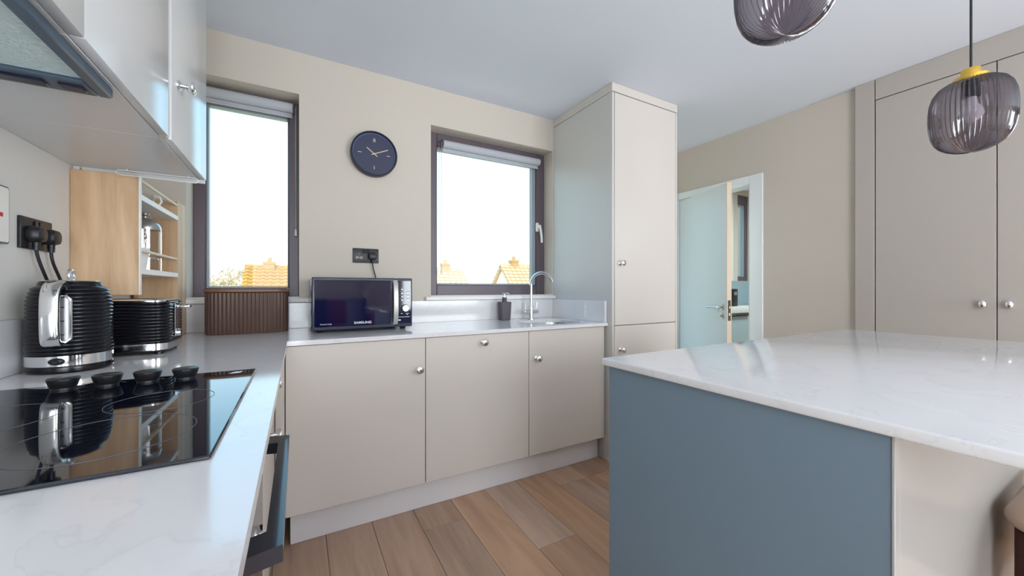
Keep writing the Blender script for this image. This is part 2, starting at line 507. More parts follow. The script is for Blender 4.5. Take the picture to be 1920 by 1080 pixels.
# ------------------------------------------------------------------ windows
def window(idx, op, yf, frame_w, sash_w, label, handle=None, top_w=None):
    x0, x1, z0, z1 = op
    root = struct_root('window_%d' % idx, label, ((x0 + x1) / 2, yf, z0))
    y0, y1 = yf, yf + 0.07
    tw = top_w or frame_w
    f = MB()
    for bx in ((x0, x0 + frame_w, z0, z1), (x1 - frame_w, x1, z0, z1)):
        f.box(bx[0], bx[1], y0, y1, bx[2], bx[3], 0.004, 1)
    f.box(x0 + frame_w, x1 - frame_w, y0, y1, z0, z0 + frame_w, 0.004, 1)
    f.box(x0 + frame_w, x1 - frame_w, y0, y1, z1 - tw, z1, 0.004, 1)
    fr = f.build('frame', 'frame_dark', root, True)
    s = MB()
    a0, a1, b0, b1 = x0 + frame_w, x1 - frame_w, z0 + frame_w, z1 - tw
    sx0, sx1 = (sash_w if isinstance(sash_w, tuple) else (sash_w, sash_w))
    sy0, sy1 = yf + 0.012, yf + 0.06
    s.box(a0, a0 + sx0, sy0, sy1, b0, b1, 0.003, 1); s.box(a1 - sx1, a1, sy0, sy1, b0, b1, 0.003, 1)
    s.box(a0 + sx0, a1 - sx1, sy0, sy1, b0, b0 + 0.012, 0.003, 1); s.box(a0 + sx0, a1 - sx1, sy0, sy1, b1 - 0.022, b1, 0.003, 1)
    s.build('glazing_bead', 'frame_inner', root, True)
    MB().box(a0 + sx0 - 0.004, a1 - sx1 + 0.004, yf + 0.03, yf + 0.036, b0 + 0.008, b1 - 0.018).build('pane', 'pane', root, True, smooth=False)
    return root
YF = 2.535
w1 = window(1, W1, 2.56, 0.052, (0.012, 0.006), 'tall narrow window with dark frame above the brown bin', top_w=0.075)
w2 = window(2, W2, YF, 0.078, (0.006, 0.03), 'wide window with dark frame above the sink', top_w=0.085)
w4 = window(4, W4, YF, 0.07, (0.006, 0.02), 'dark framed glazed garden door hidden behind the tall larder', top_w=0.08)
# window handle (white lever) on the second window
hm = MB()
hx, hz = 1.655, 1.600
hm.box(hx - 0.013, hx + 0.013, YF - 0.012, YF + 0.001, hz - 0.035, hz + 0.035, 0.005, 2)
hm.cyl((hx, YF - 0.01, hz), (hx, YF - 0.045, hz), 0.010)
hm.tube([(hx - 0.002, YF - 0.045, hz + 0.012), (hx + 0.004, YF - 0.048, hz - 0.02), (hx + 0.014, YF - 0.046, hz - 0.07), (hx + 0.020, YF - 0.042, hz - 0.125)],
        0.009, 10)
h = hm.build('handle', 'white', w2, True); h['label'] = 'white lever handle'
# sills
for w, x0, x1, nm in ((w1, -0.50, 0.055, 'a'), (w2, 0.717, 1.752, 'b')):
    m = MB()
    m.box(x0, x1, B - 0.028, B - 0.0005, 1.035, 1.060, 0.003, 1)
    op = W1 if nm == 'a' else W2
    m.box(op[0] + 0.001, op[1] - 0.001, B - 0.0005, 2.56 if nm == 'a' else YF, 1.0605, 1.066)
    s = m.build('sill', 'white', w, True); s['label'] = 'white painted sill'

# roller blinds
def blind(label, x0, x1, y, z, r, side, drop):
    root = thing('roller_blind', label, 'blind', ((x0 + x1) / 2, y, z))
    m = MB(); m.cyl((x0, y, z), (x1, y, z), r, n=24)
    m.build('fabric_roll', 'blind', root, True)
    m = MB(); m.box(x0 + 0.002, x1 - 0.002, y + r * 0.5, y + r * 0.5 + 0.003, z - r - 0.016, z)
    m.tube([(x0 + 0.002, y + r * 0.5 + 0.002, z - r - 0.018), (x1 - 0.002, y + r * 0.5 + 0.002, z - r - 0.018)], 0.006, 10)
    m.build('bottom_bar', 'blind', root, True)
    for xx in (x0 - 0.007, x1 + 0.004):
        m = MB(); m.box(xx - 0.004, xx + 0.004, y - r * 0.9, y + r * 0.9, z - r, z + r, 0.003, 1)
        m.build('end_bracket', 'frame_dark', root, True)
    xc = (x0 - 0.018) if side < 0 else (x1 + 0.016)
    # ball chain: one looped string of beads
    m = MB()
    zz = z
    while zz > z - drop:
        m.sphere((xc, y - 0.022, zz), 0.0026, u=6, v=4)
        m.sphere((xc - 0.004, y + 0.014, zz), 0.0026, u=6, v=4); zz -= 0.0075
    m.tube([(xc, y - 0.022, z), (xc, y - 0.022, z - drop)], 0.0008, 5)
    ch = m.build('bead_chain', 'silver', root, True); ch['kind'] = 'stuff'
    m = MB(); m.cyl((xc, y - 0.022, z - drop - 0.035), (xc, y - 0.022, z - drop), 0.006, 0.004, n=10)
    m.build('chain_weight', 'white', ch)
    # chain_weight built in world space -> move to local
    o = ch.children[0]; o.data.transform(wmat(ch).inverted())
    return root
blind('rolled grey roller blind at the head of the narrow window by the wall cabinet', -0.462, -0.028, 2.528, 2.150, 0.027, 1, 0.70)
blind('rolled pale roller blind at the head of the wide window above the sink', 0.866, 1.655, 2.505, 2.108, 0.026, -1, 0.86)

# ------------------------------------------------------------------ doorway, door leaf, utility room
d1 = struct_root('door_1', 'white door standing ajar in the right wall', (XR, DY1, 0))
m = MB()
AW = 0.101
m.box(XR - 0.016, XR - 0.0005, DY0 - AW, DY0, 0, DZ + 0.066, 0.004, 1)
m.box(XR - 0.016, XR - 0.0005, DY1, DY1 + 0.022, 0, DZ + 0.066, 0.004, 1)
m.box(XR - 0.016, XR - 0.0005, DY0, DY1, DZ, DZ + 0.066, 0.004, 1)
m.box(XR - 0.0005, XR + 0.125, DY0 - 0.001, DY0 + 0.012, 0, DZ)
m.box(XR - 0.0005, XR + 0.125, DY1 - 0.012, DY1 + 0.001, 0, DZ)
m.box(XR - 0.0005, XR + 0.125, DY0 + 0.012, DY1 - 0.012, DZ - 0.008, DZ + 0.001)
m.build('door_frame', 'door_white', d1, True)
th = math.radians(23.7)
leaf = MB()
LW = 0.672
# leaf in hinge space: along -Y, thickness +X
leaf.box(0, 0.040, -LW, 0, 0.008, 1.946, 0.0015, 1)
leaf_o = leaf.build('door_leaf', 'door_white', d1)
leaf_o.location = (-0.004, -0.014, 0); leaf_o.rotation_euler = (0, 0, -th)
m = MB(); m.box(0.001, 0.039, -LW - 0.003, -LW + 0.0005, 0.008, 1.946)
m.build('door_edge', 'door_edge', leaf_o)['label'] = 'bare wood leading edge'
m = MB(); m.box(0.009, 0.031, -LW - 0.0045, -LW - 0.002, 0.86, 1.02)
m.build('latch_plate', 'black', leaf_o)
m = MB(); m.box(0.014, 0.026, -LW - 0.010, -LW - 0.004, 0.955, 0.975, 0.002, 1); m.box(0.015, 0.025, -LW - 0.006, -LW - 0.004, 0.90, 0.92)
m.build('latch_bolt', 'brass', leaf_o)
m = MB(); yk = -LW + 0.055
m.cyl((0.0, yk, 0.965), (-0.009, yk, 0.965), 0.025, n=24); m.cyl((-0.006, yk, 0.965), (-0.045, yk, 0.965), 0.009)
m.tube([(-0.045, yk - 0.008, 0.965), (-0.047, yk + 0.03, 0.965), (-0.047, yk + 0.125, 0.965)], 0.009, 12)
m.build('door_handle', 'steel', leaf_o)
m = MB(); m.cyl((0.0, yk, 0.895), (-0.008, yk, 0.895), 0.024, n=24); m.cyl((-0.006, yk, 0.895), (-0.022, yk, 0.895), 0.011)
m.box(-0.026, -0.020, yk - 0.010, yk + 0.010, 0.891, 0.899, 0.001, 1)
m.build('thumb_turn', 'steel', leaf_o)

# utility room shell
UX0, UX1, UY0, UY1 = XR + 0.12, 6.2, 0.4, 2.90
UW = (5.05, 5.335, 1.215, 2.36)
slab_with_holes('wall_utility_back', UY1, UY1 + 0.2, XR, UX1, -0.02, HC + 0.05, [UW], 'wall')
m = MB(); m.box(UX1, UX1 + 0.1, UY0, UY1 + 0.2, -0.02, HC + 0.05); tag(m.build('wall_utility_right', 'wall', smooth=False), kind='structure')
m = MB(); m.box(UX0, UX1 + 0.1, UY0 - 0.1, UY0, -0.02, HC + 0.05); tag(m.build('wall_utility_front', 'wall', smooth=False), kind='structure')
m = MB(); m.box(XR + 0.12, UX1, UY0, UY1, -0.04, 0.0); tag(m.build('floor_utility', 'plank', smooth=False), kind='structure')
m = MB(); m.box(XR, XR + 0.12, B + 0.28, UY1 + 0.2, -0.02, HC + 0.05); m.box(XR, XR + 0.12, B, B + 0.28, -0.02, HC + 0.05)
tag(m.build('wall_utility_left', 'wall', smooth=False), kind='structure')
w3 = window(3, UW, UY1 + 0.03, 0.055, (0.006, 0.02), 'dark framed window of the room beyond the open door', top_w=0.12)
ut = thing('utility_cabinet', 'pale blue grey cabinet with thick white top seen through the open door', 'cabinet', (4.7, 2.6, 0))
m = MB(); m.box(4.0, 6.15, 2.50, UY1 - 0.002, 0.0, 0.832, 0.003, 1); m.build('body', 'utility_cab', ut, True)
m = MB(); m.box(3.98, 6.17, 2.47, UY1 - 0.002, 0.834, 0.905, 0.006, 2); m.build('worktop', 'quartz', ut, True)
for xx in (4.0, 4.6, 5.2):
    m = MB(); m.box(xx + 0.003, xx + 0.597, 2.482, 2.4995, 0.10, 0.826, 0.002, 1); d = m.build('door', 'utility_cab', ut, True)
    m = MB(); m.box(xx + 0.16, xx + 0.52, 2.455, 2.482, 0.802, 0.822, 0.003, 1); q = m.build('handle', 'black', d); q.data.transform(wmat(d).inverted())
us = MB().box(XR + 0.125, UX1 - 0.002, UY1 - 0.02, UY1 - 0.0005, 0.906, 1.212).build('splashback', 'slate_tile')
tag(us, 'blue grey splashback under the window beyond the open door', 'splashback')
bx = thing('radio_speaker', 'small black box standing on the white top beyond the door', 'speaker', (4.50, 2.66, 0.905))
m = MB(); m.box(-0.055, 0.055, -0.05, 0.05, 0, 0.205, 0.008, 2); m.build('body', 'black', bx)
m = MB(); m.box(-0.03, 0.03, -0.053, -0.0495, 0.13, 0.17, 0.002, 1); m.build('display', 'dark_print', bx)
tp = MB(); tp.box(4.72, 4.86, UY1 - 0.055, UY1 - 0.001, 1.213, HC - 0.001, 0.002, 1)
tag(tp.build('boxed_pipe', 'wall_pale'), 'pale boxed-in pipe beside the far room window', 'boxing')

# skirting
for nm, x0, x1, y0, y1 in (('baseboard_right', XR - 0.015, XR - 0.0005, 1.06, DY0 - AW - 0.001),):
    tag(MB().box(x0, x1, y0, y1, 0.0005, 0.12, 0.003, 1).build(nm, 'white'), kind='structure')

# ------------------------------------------------------------------ knobs
def knob(parent, pos, direction, name='knob', s=1.2, mat='chrome'):
    """mushroom knob on a small rose, pointing along direction"""
    prof = [(0, 0), (0.0125 * s, 0), (0.0125 * s, 0.003 * s), (0.010 * s, 0.005 * s), (0.0062 * s, 0.007 * s), (0.0055 * s, 0.015 * s),
            (0.0075 * s, 0.018 * s), (0.0135 * s, 0.021 * s), (0.0160 * s, 0.026 * s), (0.0150 * s, 0.031 * s), (0.0100 * s, 0.0345 * s), (0, 0.036 * s)]
    q = Vector(direction).to_track_quat('Z', 'Y').to_matrix().to_4x4()
    m = MB(); m.lathe(prof, 24, Matrix.Translation(pos) @ q)
    o = m.build(name, mat, parent); o.data.transform(wmat(parent).inverted()); return o
def egg_knob(parent, pos, direction):
    q = Vector(direction).to_track_quat('Z', 'Y').to_matrix().to_4x4()
    T = Matrix.Translation(pos) @ q
    m = MB(); m.lathe([(0, 0), (0.011, 0), (0.010, 0.003), (0.006, 0.006), (0.006, 0.018)], 20, T)
    r = bmesh.ops.create_uvsphere(m.bm, u_segments=24, v_segments=14, radius=1.0,
                                  matrix=T @ Matrix.Translation((0, 0, 0.024)) @ Matrix.Diagonal((0.015, 0.023, 0.013, 1)))
    o = m.build('knob', 'chrome', parent); o.data.transform(wmat(parent).inverted()); return o

# ------------------------------------------------------------------ base cabinets, back run
YD = 1.841
def base_cabinet(x0, x1, label, kx, kz):
    root = thing('base_cabinet', label, 'cabinet', ((x0 + x1) / 2, 2.1, 0), 0, 'base cabinets under the sink worktop')
    m = MB(); m.box(x0 + 0.001, x0 + 0.019, YD + 0.0195, B - 0.002, 0.155, WT - 0.0215); m.box(x1 - 0.019, x1 - 0.001, YD + 0.0195, B - 0.002, 0.155, WT - 0.0215)
    m.box(x0 + 0.019, x1 - 0.019, YD + 0.0195, B - 0.002, 0.155, 0.173); m.box(x0 + 0.019, x1 - 0.019, B - 0.010, B - 0.002, 0.173, 0.70)
    m.box(x0 + 0.019, x1 - 0.019, YD + 0.0195, YD + 0.027, 0.173, WT - 0.0215)
    bmesh.ops.remove_doubles(m.bm, verts=m.bm.verts, dist=1e-5); m.build('body', 'recess', root, True, smooth=False)
    m = MB(); m.box(x0 + 0.0018, x1 - 0.0018, YD, YD + 0.019, 0.153, WT - 0.0245, 0.0015, 1); d = m.build('door', 'cabinet', root, True)
    knob(d, (kx, YD, kz), (0, -1, 0))
    for xx in (x0 + 0.06, x1 - 0.06):
        for yy in (1.98, 2.36):
            m = MB(); m.cyl((xx, yy, 0), (xx, yy, 0.155), 0.018, n=10); m.build('foot', 'black', root, True)
    return root
base_cabinet(-0.048, 0.548, 'cream base cabinet in the corner below the microwave', 0.511, 0.719)
base_cabinet(0.548, 1.149, 'middle cream base cabinet with its knob high in the centre', 0.858, 0.828)
base_cabinet(1.149, 1.722, 'cream base cabinet under the sink beside the tall larder', 1.200, 0.712)
f = thing('plinth', 'pale grey plinth board under the three cream base cabinets', 'plinth', (0.8, 1.904, 0))
m = MB(); m.box(-0.03, 1.722, 1.904, 1.92, 0.001, 0.152, 0.001, 1); m.build('board', 'plinth', f, True)
f = thing('corner_filler', 'narrow cream corner filler strip between drawers and corner cabinet', 'filler', (-0.06, 1.85, 0))
m = MB(); m.box(-0.083, -0.0495, YD + 0.004, YD + 0.022, 0.153, WT - 0.0245, 0.001, 1); m.build('strip', 'cabinet', f, True)
f = thing('end_filler', 'narrow grey filler strip between sink cabinet and tall larder', 'filler', (1.73, 1.85, 0))
m = MB(); m.box(1.7235, 1.7365, YD + 0.016, YD + 0.034, 0.02, WT - 0.0225, 0.001, 1); m.build('strip', 'right_cab', f, True)

# ------------------------------------------------------------------ left run: drawers, oven, base cabinet
XD = -0.085
dr = thing('drawer_unit', 'cream drawer unit beside the oven below the kettle end of the worktop', 'cabinet', (-0.36, 1.53, 0))
m = MB(); m.box(XL + 0.002, XD - 0.019, 1.252, YD + 0.003, 0.155, WT - 0.0215); m.build('body', 'recess', dr, True, smooth=False)
for z0, z1, kz in ((0.70, WT - 0.0245, 0.797), (0.435, 0.697, 0.625), (0.153, 0.432, 0.31)):
    m = MB(); m.box(XD - 0.019, XD, 1.255, 1.835, z0, z1, 0.0015, 1); d = m.build('drawer', 'cabinet', dr, True)
    knob(d, (XD, 1.487, kz), (1, 0, 0))
ov = thing('built_in_oven', 'built-in black oven under the hob with a square bar handle', 'oven', (-0.36, 0.92, 0))
OY0, OY1 = 0.622, 1.248
m = MB(); m.box(XL + 0.002, XD - 0.03, OY0, OY1, 0.155, WT - 0.0215); m.build('body', 'black', ov, True, smooth=False)
m = MB(); m.box(XD - 0.03, XD - 0.002, OY0 + 0.002, OY1 - 0.002, 0.742, 0.866, 0.002, 1); cp = m.build('control_panel', 'steel', ov, True)
for yy in (1.222, 0.735):
    m = MB(); m.cyl((XD - 0.002, yy, 0.795), (XD + 0.020, yy, 0.795), 0.017, 0.015, n=20); q = m.build('control_knob', 'black', cp); q.data.transform(wmat(cp).inverted())
m = MB(); m.box(XD - 0.002, XD + 0.001, 0.86, 1.06, 0.775, 0.825, 0.001, 1); q = m.build('clock_display', 'hob_glass', cp); q.data.transform(wmat(cp).inverted())
m = MB(); m.box(XD - 0.03, XD, OY0 + 0.002, OY1 - 0.002, 0.20, 0.738, 0.002, 1); od = m.build('oven_door', 'hob_glass', ov, True)
m = MB()
# square bar with mitred returns to the door
zb0, zb1 = 0.700, 0.726
m.poly([(-0.020, 0.668, zb0), (-0.020, 1.160, zb0), (XD - 0.001, 1.176, zb0), (XD - 0.001, 1.125, zb0), (-0.044, 1.112, zb0), (-0.044, 0.716, zb0), (XD - 0.001, 0.703, zb0), (XD - 0.001, 0.652, zb0)], (0, 0, zb1 - zb0))
q = m.build('door_handle', 'oven_black', od); q.data.transform(wmat(od).inverted())
nb = thing('hob_side_cabinet', 'cream base cabinet on the near side of the oven', 'cabinet', (-0.36, 0.1, 0))
m = MB(); m.box(XL + 0.002, XD - 0.019, -0.60, 0.618, 0.155, WT - 0.0215); m.build('body', 'recess', nb, True, smooth=False)
for a, b_ in ((0.018, 0.617), (-0.59, 0.015)):
    m = MB(); m.box(XD - 0.019, XD, a, b_, 0.153, WT - 0.0245, 0.0015, 1); d = m.build('door', 'cabinet', nb, True)
    knob(d, (XD, b_ - 0.05, 0.72), (1, 0, 0))
pl = thing('side_plinth', 'pale plinth board under the drawers and oven', 'plinth', (-0.14, 0.6, 0))
m = MB(); m.box(-0.160, -0.145, -0.60, 1.90, 0.001, 0.152, 0.001, 1); m.build('board', 'plinth', pl, True)

# ------------------------------------------------------------------ L-shaped worktop with undermount sink
SX0, SX1, SY0, SY1, SR = 1.255, 1.625, 1.905, 2.235, 0.09
wt = thing('worktop', 'white quartz worktop running round the corner under both windows', 'worktop', (0.5, 2.1, WT))
z0, z1 = WT - 0.020, WT
m = MB()
bm = m.bm
def ring_verts(loop, z): return [bm.verts.new((p.x, p.y, z)) for p in loop]
# part with the sink cut-out: x 1.0..1.733
N4 = 6
inner = rrect(SX0, SX1, SY0, SY1, SR, 0, N4)
ox0, ox1, oy0, oy1 = 1.05, 1.7345, YW, B - 0.001
def outer_pt(p):
    cx, cy = (SX0 + SX1) / 2, (SY0 + SY1) / 2
    d = Vector((p.x - cx, p.y - cy)); t = 1e9
    if d.x > 1e-9: t = min(t, (ox1 - cx) / d.x)
    if d.x < -1e-9: t = min(t, (ox0 - cx) / d.x)
    if d.y > 1e-9: t = min(t, (oy1 - cy) / d.y)
    if d.y < -1e-9: t = min(t, (oy0 - cy) / d.y)
    return Vector((cx + d.x * t, cy + d.y * t, 0))
outer = [outer_pt(p) for p in inner]
# snap the nearest outer points to the four corners
for cxy in ((ox1, oy1), (ox0, oy1), (ox0, oy0), (ox1, oy0)):
    k = min(range(len(outer)), key=lambda i: (outer[i].x - cxy[0]) ** 2 + (outer[i].y - cxy[1]) ** 2)
    outer[k] = Vector((cxy[0], cxy[1], 0))
A, Bv, Cv, D = ring_verts(outer, z1), ring_verts(inner, z1), ring_verts(outer, z0), ring_verts(inner, z0)
n = len(inner)
for k in range(n):
    k2 = (k + 1) % n
    bm.faces.new((A[k], A[k2], Bv[k2], Bv[k])); bm.faces.new((Cv[k2], Cv[k], D[k], D[k2]))
    bm.faces.new((Bv[k], Bv[k2], D[k2], D[k])); bm.faces.new((A[k2], A[k], Cv[k], Cv[k2]))
# straight part and left leg as one L polygon
m.poly([(ox0, YW, z0), (ox0, B - 0.001, z0), (XL + 0.001, B - 0.001, z0), (XL + 0.001, -0.62, z0), (XW, -0.62, z0), (XW, YW, z0)], (0, 0, z1 - z0))
m.build('slab', 'quartz', wt, True, smooth=False)
# sink bowl
sk = thing('sink', 'undermounted stainless steel sink bowl below the swan-neck tap', 'sink', ((SX0 + SX1) / 2, 2.07, 0.7))
m = MB()
e_ = 0.004
m.loops([rrect(SX0 - 0.02, SX1 + 0.02, SY0 - 0.02, SY1 + 0.02, SR + 0.02, z0 - 0.001, N4), rrect(SX0 - e_, SX1 + e_, SY0 - e_, SY1 + e_, SR, z0 - 0.001, N4),
         rrect(SX0 + 0.004, SX1 - 0.004, SY0 + 0.004, SY1 - 0.004, SR, z0 - 0.13, N4), rrect(SX0 + 0.03, SX1 - 0.03, SY0 + 0.03, SY1 - 0.03, SR - 0.02, z0 - 0.155, N4)], False, True)
m.build('bowl', 'steel', sk, True)
m = MB(); m.cyl((1.44, 2.07, z0 - 0.156), (1.44, 2.07, z0 - 0.150), 0.035); m.build('drain', 'chrome', sk, True)

# upstands
UZ = 1.033
u = MB().box(XL + 0.0165, 1.7165, B - 0.017, B - 0.0015, WT + 0.0004, UZ, 0.001, 1).build('upstand', 'quartz')
tag(u, 'white quartz upstand along the back wall under the window sills', 'upstand')
u = MB().box(XL + 0.0005, XL + 0.016, -0.62, B - 0.0005, WT + 0.0004, UZ, 0.001, 1).build('upstand', 'quartz')
tag(u, 'white quartz upstand on the left wall behind the kettle', 'upstand')
u = MB().box(1.717, 1.7345, YW + 0.012, B - 0.0005, WT + 0.0004, UZ, 0.001, 1).build('upstand', 'quartz')
tag(u, 'short white quartz upstand against the side of the tall larder', 'upstand')

# ------------------------------------------------------------------ tall larder
TX0, TX1, TY = 1.7375, 2.366, 1.788
ta = thing('tall_larder', 'tall cream larder cabinet between sink window and open door', 'cabinet', ((TX0 + TX1) / 2, 2.1, 0))
m = MB(); m.box(TX0, TX0 + 0.018, TY, B - 0.002, 0.001, 2.367, 0.001, 1); m.build('side_panel', 'cabinet_side', ta, True)
m = MB(); m.box(TX1 - 0.018, TX1, TY, B - 0.002, 0.001, 2.367, 0.001, 1); m.build('side_panel', 'cabinet_side', ta, True)
m = MB(); m.box(TX0 + 0.0185, TX1 - 0.0185, TY + 0.022, B - 0.002, 0.155, 2.364); m.build('body', 'recess', ta, True, smooth=False)
m = MB(); m.box(TX0 - 0.001, TX1 + 0.001, TY - 0.001, B - 0.002, 2.371, HC - 0.001, 0.001, 1); m.build('cornice', 'cabinet', ta, True)
m = MB(); m.box(TX0 + 0.0225, TX1 - 0.020, TY, TY + 0.019, 0.8765, 2.366, 0.0015, 1); d = m.build('door', 'cabinet', ta, True)
knob(d, (1.806, TY, 1.276), (0, -1, 0))
m = MB(); m.box(TX0 + 0.0225, TX1 - 0.020, TY, TY + 0.019, 0.153, 0.8725, 0.0015, 1); d = m.build('door', 'cabinet', ta, True)
knob(d, (1.810, TY, 0.720), (0, -1, 0))
m = MB(); m.box(TX0 + 0.019, TX1 - 0.019, TY + 0.06, TY + 0.076, 0.001, 0.15); m.build('kick_board', 'plinth', ta, True)

# ------------------------------------------------------------------ fitted tall units on the right wall
XC = 3.158
DT = 2.292
def right_unit(y0, y1, label, ky):
    r = thing('fitted_cupboard', label, 'cupboard', (XC, (y0 + y1) / 2, 0), 0, 'fitted cupboards on the right wall')
    m = MB(); m.box(XC + 0.020, XR - 0.001, y0 + 0.0005, y1 - 0.0005, 0.10, DT); m.build('body', 'recess', r, True, smooth=False)
    m = MB(); m.box(XC, XC + 0.019, y0 + 0.0018, y1 - 0.0018, 0.10, DT, 0.0015, 1); d = m.build('door', 'right_cab', r, True)
    if ky is not None: egg_knob(d, (XC, ky, 1.030), (-1, 0, 0))
    return r
right_unit(0.480, 0.957, 'greige fitted cupboard nearest the doorway, its oval knob at the right', 0.524)
right_unit(0.003, 0.480, 'greige fitted cupboard at the right edge of the picture, its oval knob at the left', 0.437)
f = thing('cupboard_fascia', 'greige fascia board between fitted cupboard doors and ceiling', 'fascia', (XC, 0.2, 2.36))
m = MB(); m.box(XC, XR - 0.001, 0.003, 0.956, DT + 0.005, HC - 0.001, 0.0015, 1); m.build('board', 'right_cab', f, True)
f = thing('cupboard_end_panel', 'narrow greige end panel from floor to ceiling beside the fitted cupboards', 'panel', (XC, 1.0, 0))
m = MB(); m.box(XC, XR - 0.001, 0.960, 1.056, 0.001, HC - 0.001, 0.0015, 1); m.build('board', 'right_cab', f, True)

# ------------------------------------------------------------------ wall cabinets and extractor on the left
UB = 1.5126
XU = -0.2986
def upper(y0, y1, label, ky=None, kz=1.70, door_y=None):
    r = thing('wall_cabinet', label, 'cabinet', (XL + 0.17, (y0 + y1) / 2, UB), 0, 'wall cabinets over the hob')
    m = MB(); m.box(XL + 0.001, XU - 0.021, y0 + 0.0006, y1 - 0.0006, UB, HC - 0.001, 0.001, 1); m.build('body', 'upper', r, True)
    a, b_ = door_y or (y0 + 0.0015, y1 - 0.0015)
    m = MB(); m.box(XU - 0.020, XU, a, b_, UB + 0.0008, HC - 0.003, 0.0018, 2); d = m.build('door', 'upper', r, True)
    if ky: knob(d, (XU, ky, kz), (1, 0, 0), s=1.2)
    return r
upper(0.27, 0.869, 'nearest white wall cabinet above the extractor filter')
upper(0.869, 1.342, 'middle white wall cabinet above the kettle', door_y=(0.8705, 1.318))
r3 = upper(1.342, 1.785, 'white wall cabinet nearest the window, with a chrome knob', 1.408, 1.690, door_y=(1.346, 1.793))
m = MB(); m.box(XU - 0.020, XU - 0.006, 1.3195, 1.345, UB + 0.0008, HC - 0.003); m.build('filler_strip', 'cabinet', r3, True)
m = MB(); m.box(XL + 0.001, XU - 0.003, 1.7855, 1.793, UB - 0.012, HC - 0.001, 0.001, 1); m.build('end_panel', 'upper', r3, True)

hd = thing('extractor_hood', 'slate grey extractor hood recessed under the wall cabinets over the hob', 'extractor', (-0.48, 0.78, UB - 0.02))
HX0, HX1, HY0, HY1, HZ0, HZ1 = -0.62, -0.325, 0.50, 1.062, UB - 0.020, UB - 0.0005
m = MB()
MX0, MX1, MY0, MY1 = -0.60, -0.346, 0.54, 1.003
m.box(MX1, HX1, HY0, HY1, HZ0, HZ1, 0.003, 1); m.box(HX0, MX0, HY0, HY1, HZ0, HZ1, 0.002, 1)
m.box(MX0, MX1, HY0, MY0, HZ0, HZ1, 0.002, 1); m.box(MX0, MX1, MY1, HY1, HZ0, HZ1, 0.002, 1)
m.build('frame', 'hood', hd, True)
# perforated filter: a woven grid of fine wires over a plate
m = MB(); m.box(MX0 + 0.0005, MX1 - 0.0005, MY0 + 0.0005, MY1 - 0.0005, HZ0 + 0.010, HZ0 + 0.014); fp = m.build('filter_plate', 'hood', hd, True, smooth=False)
m = MB()
x = MX0 + 0.004
while x < MX1 - 0.003:
    m.box(x, x + 0.0034, MY0 + 0.001, MY1 - 0.001, HZ0 + 0.0075, HZ0 + 0.0099); x += 0.0058
y = MY0 + 0.004
while y < MY1 - 0.003:
    m.box(MX0 + 0.001, MX1 - 0.001, y, y + 0.0034, HZ0 + 0.0060, HZ0 + 0.0074); y += 0.0058
g = m.build('filter_mesh', 'mesh', fp, smooth=False); g.data.transform(wmat(fp).inverted()); g['kind'] = 'stuff'
for (a, b_) in ((-0.53, -0.405), (-0.388, -0.354)):
    m = MB(); m.box(a, b_, 1.020, 1.046, HZ0 - 0.004, HZ0 + 0.0005, 0.002, 1); m.build('control_switch', 'clock_rim', hd, True)

# ------------------------------------------------------------------ oak shelf unit in the corner
XS = -0.478
SY = 1.767
sh = thing('oak_shelf_unit', 'open oak shelf unit with white shelves in the corner under the wall cabinets', 'shelf', (-0.56, 2.1, 1.09))
m = MB(); m.box(XL + 0.001, XS - 0.0005, SY, SY + 0.018, 1.090, UB - 0.013, 0.0008, 1); m.build('side_panel', 'oak', sh, True)
m = MB(); m.box(XS - 0.0004, XS + 0.003, SY, SY + 0.018, 1.090, UB - 0.013, 0.0008, 1); m.build('front_edging', 'white', sh, True)
m = MB(); m.box(XL + 0.017, XS, 2.255, 2.273, WT + 0.001, UB - 0.002, 0.0008, 1); m.build('side_panel', 'oak', sh, True)
m = MB(); m.box(XS - 0.018, XS, 2.2735, B - 0.019, WT + 0.001, UB - 0.002, 0.0008, 1); m.build('front_panel', 'oak', sh, True)
m = MB(); m.box(XL + 0.0165, XL + 0.022, SY + 0.0185, 2.2545, 1.090, UB - 0.002); m.build('back_panel', 'oak', sh, True)
for zt in (1.4415, 1.1825):
    m = MB(); m.box(XL + 0.0225, XS + 0.001, SY + 0.0185, 2.2545, zt - 0.020, zt, 0.001, 1); m.build('shelf', 'white', sh, True)
for zr in (1.492, 1.246):
    m = MB(); m.cyl((XS - 0.006, SY + 0.0185, zr), (XS - 0.006, 2.2545, zr), 0.0055, n=12); m.build('rail', 'dowel', sh, True)
# wire loop hanging under the cabinet
wl_ = thing('wire_loop_holder', 'thin white wire loop fixed under the wall cabinet in front of the oak panel', 'holder', (-0.42, 1.738, 1.50))
m = MB()
lp = []
for (cx, cz, a0) in ((-0.324, 1.503, PI / 2), (-0.320, 1.495, 0)): pass
pts = [(-0.526, 1.738, 1.500), (-0.520, 1.738, 1.506), (-0.42, 1.738, 1.506), (-0.318, 1.738, 1.506), (-0.312, 1.738, 1.500), (-0.312, 1.738, 1.494), (-0.318, 1.738, 1.489), (-0.42, 1.738, 1.490), (-0.520, 1.738, 1.490), (-0.526, 1.738, 1.495)]
m.tube(pts, 0.0013, 8, closed=True)
m.tube([(-0.50, 1.738, 1.506), (-0.50, 1.742, 1.5122)], 0.0013, 8); m.tube([(-0.34, 1.738, 1.506), (-0.34, 1.742, 1.5122)], 0.0013, 8)
m.build('wire', 'white', wl_, True)

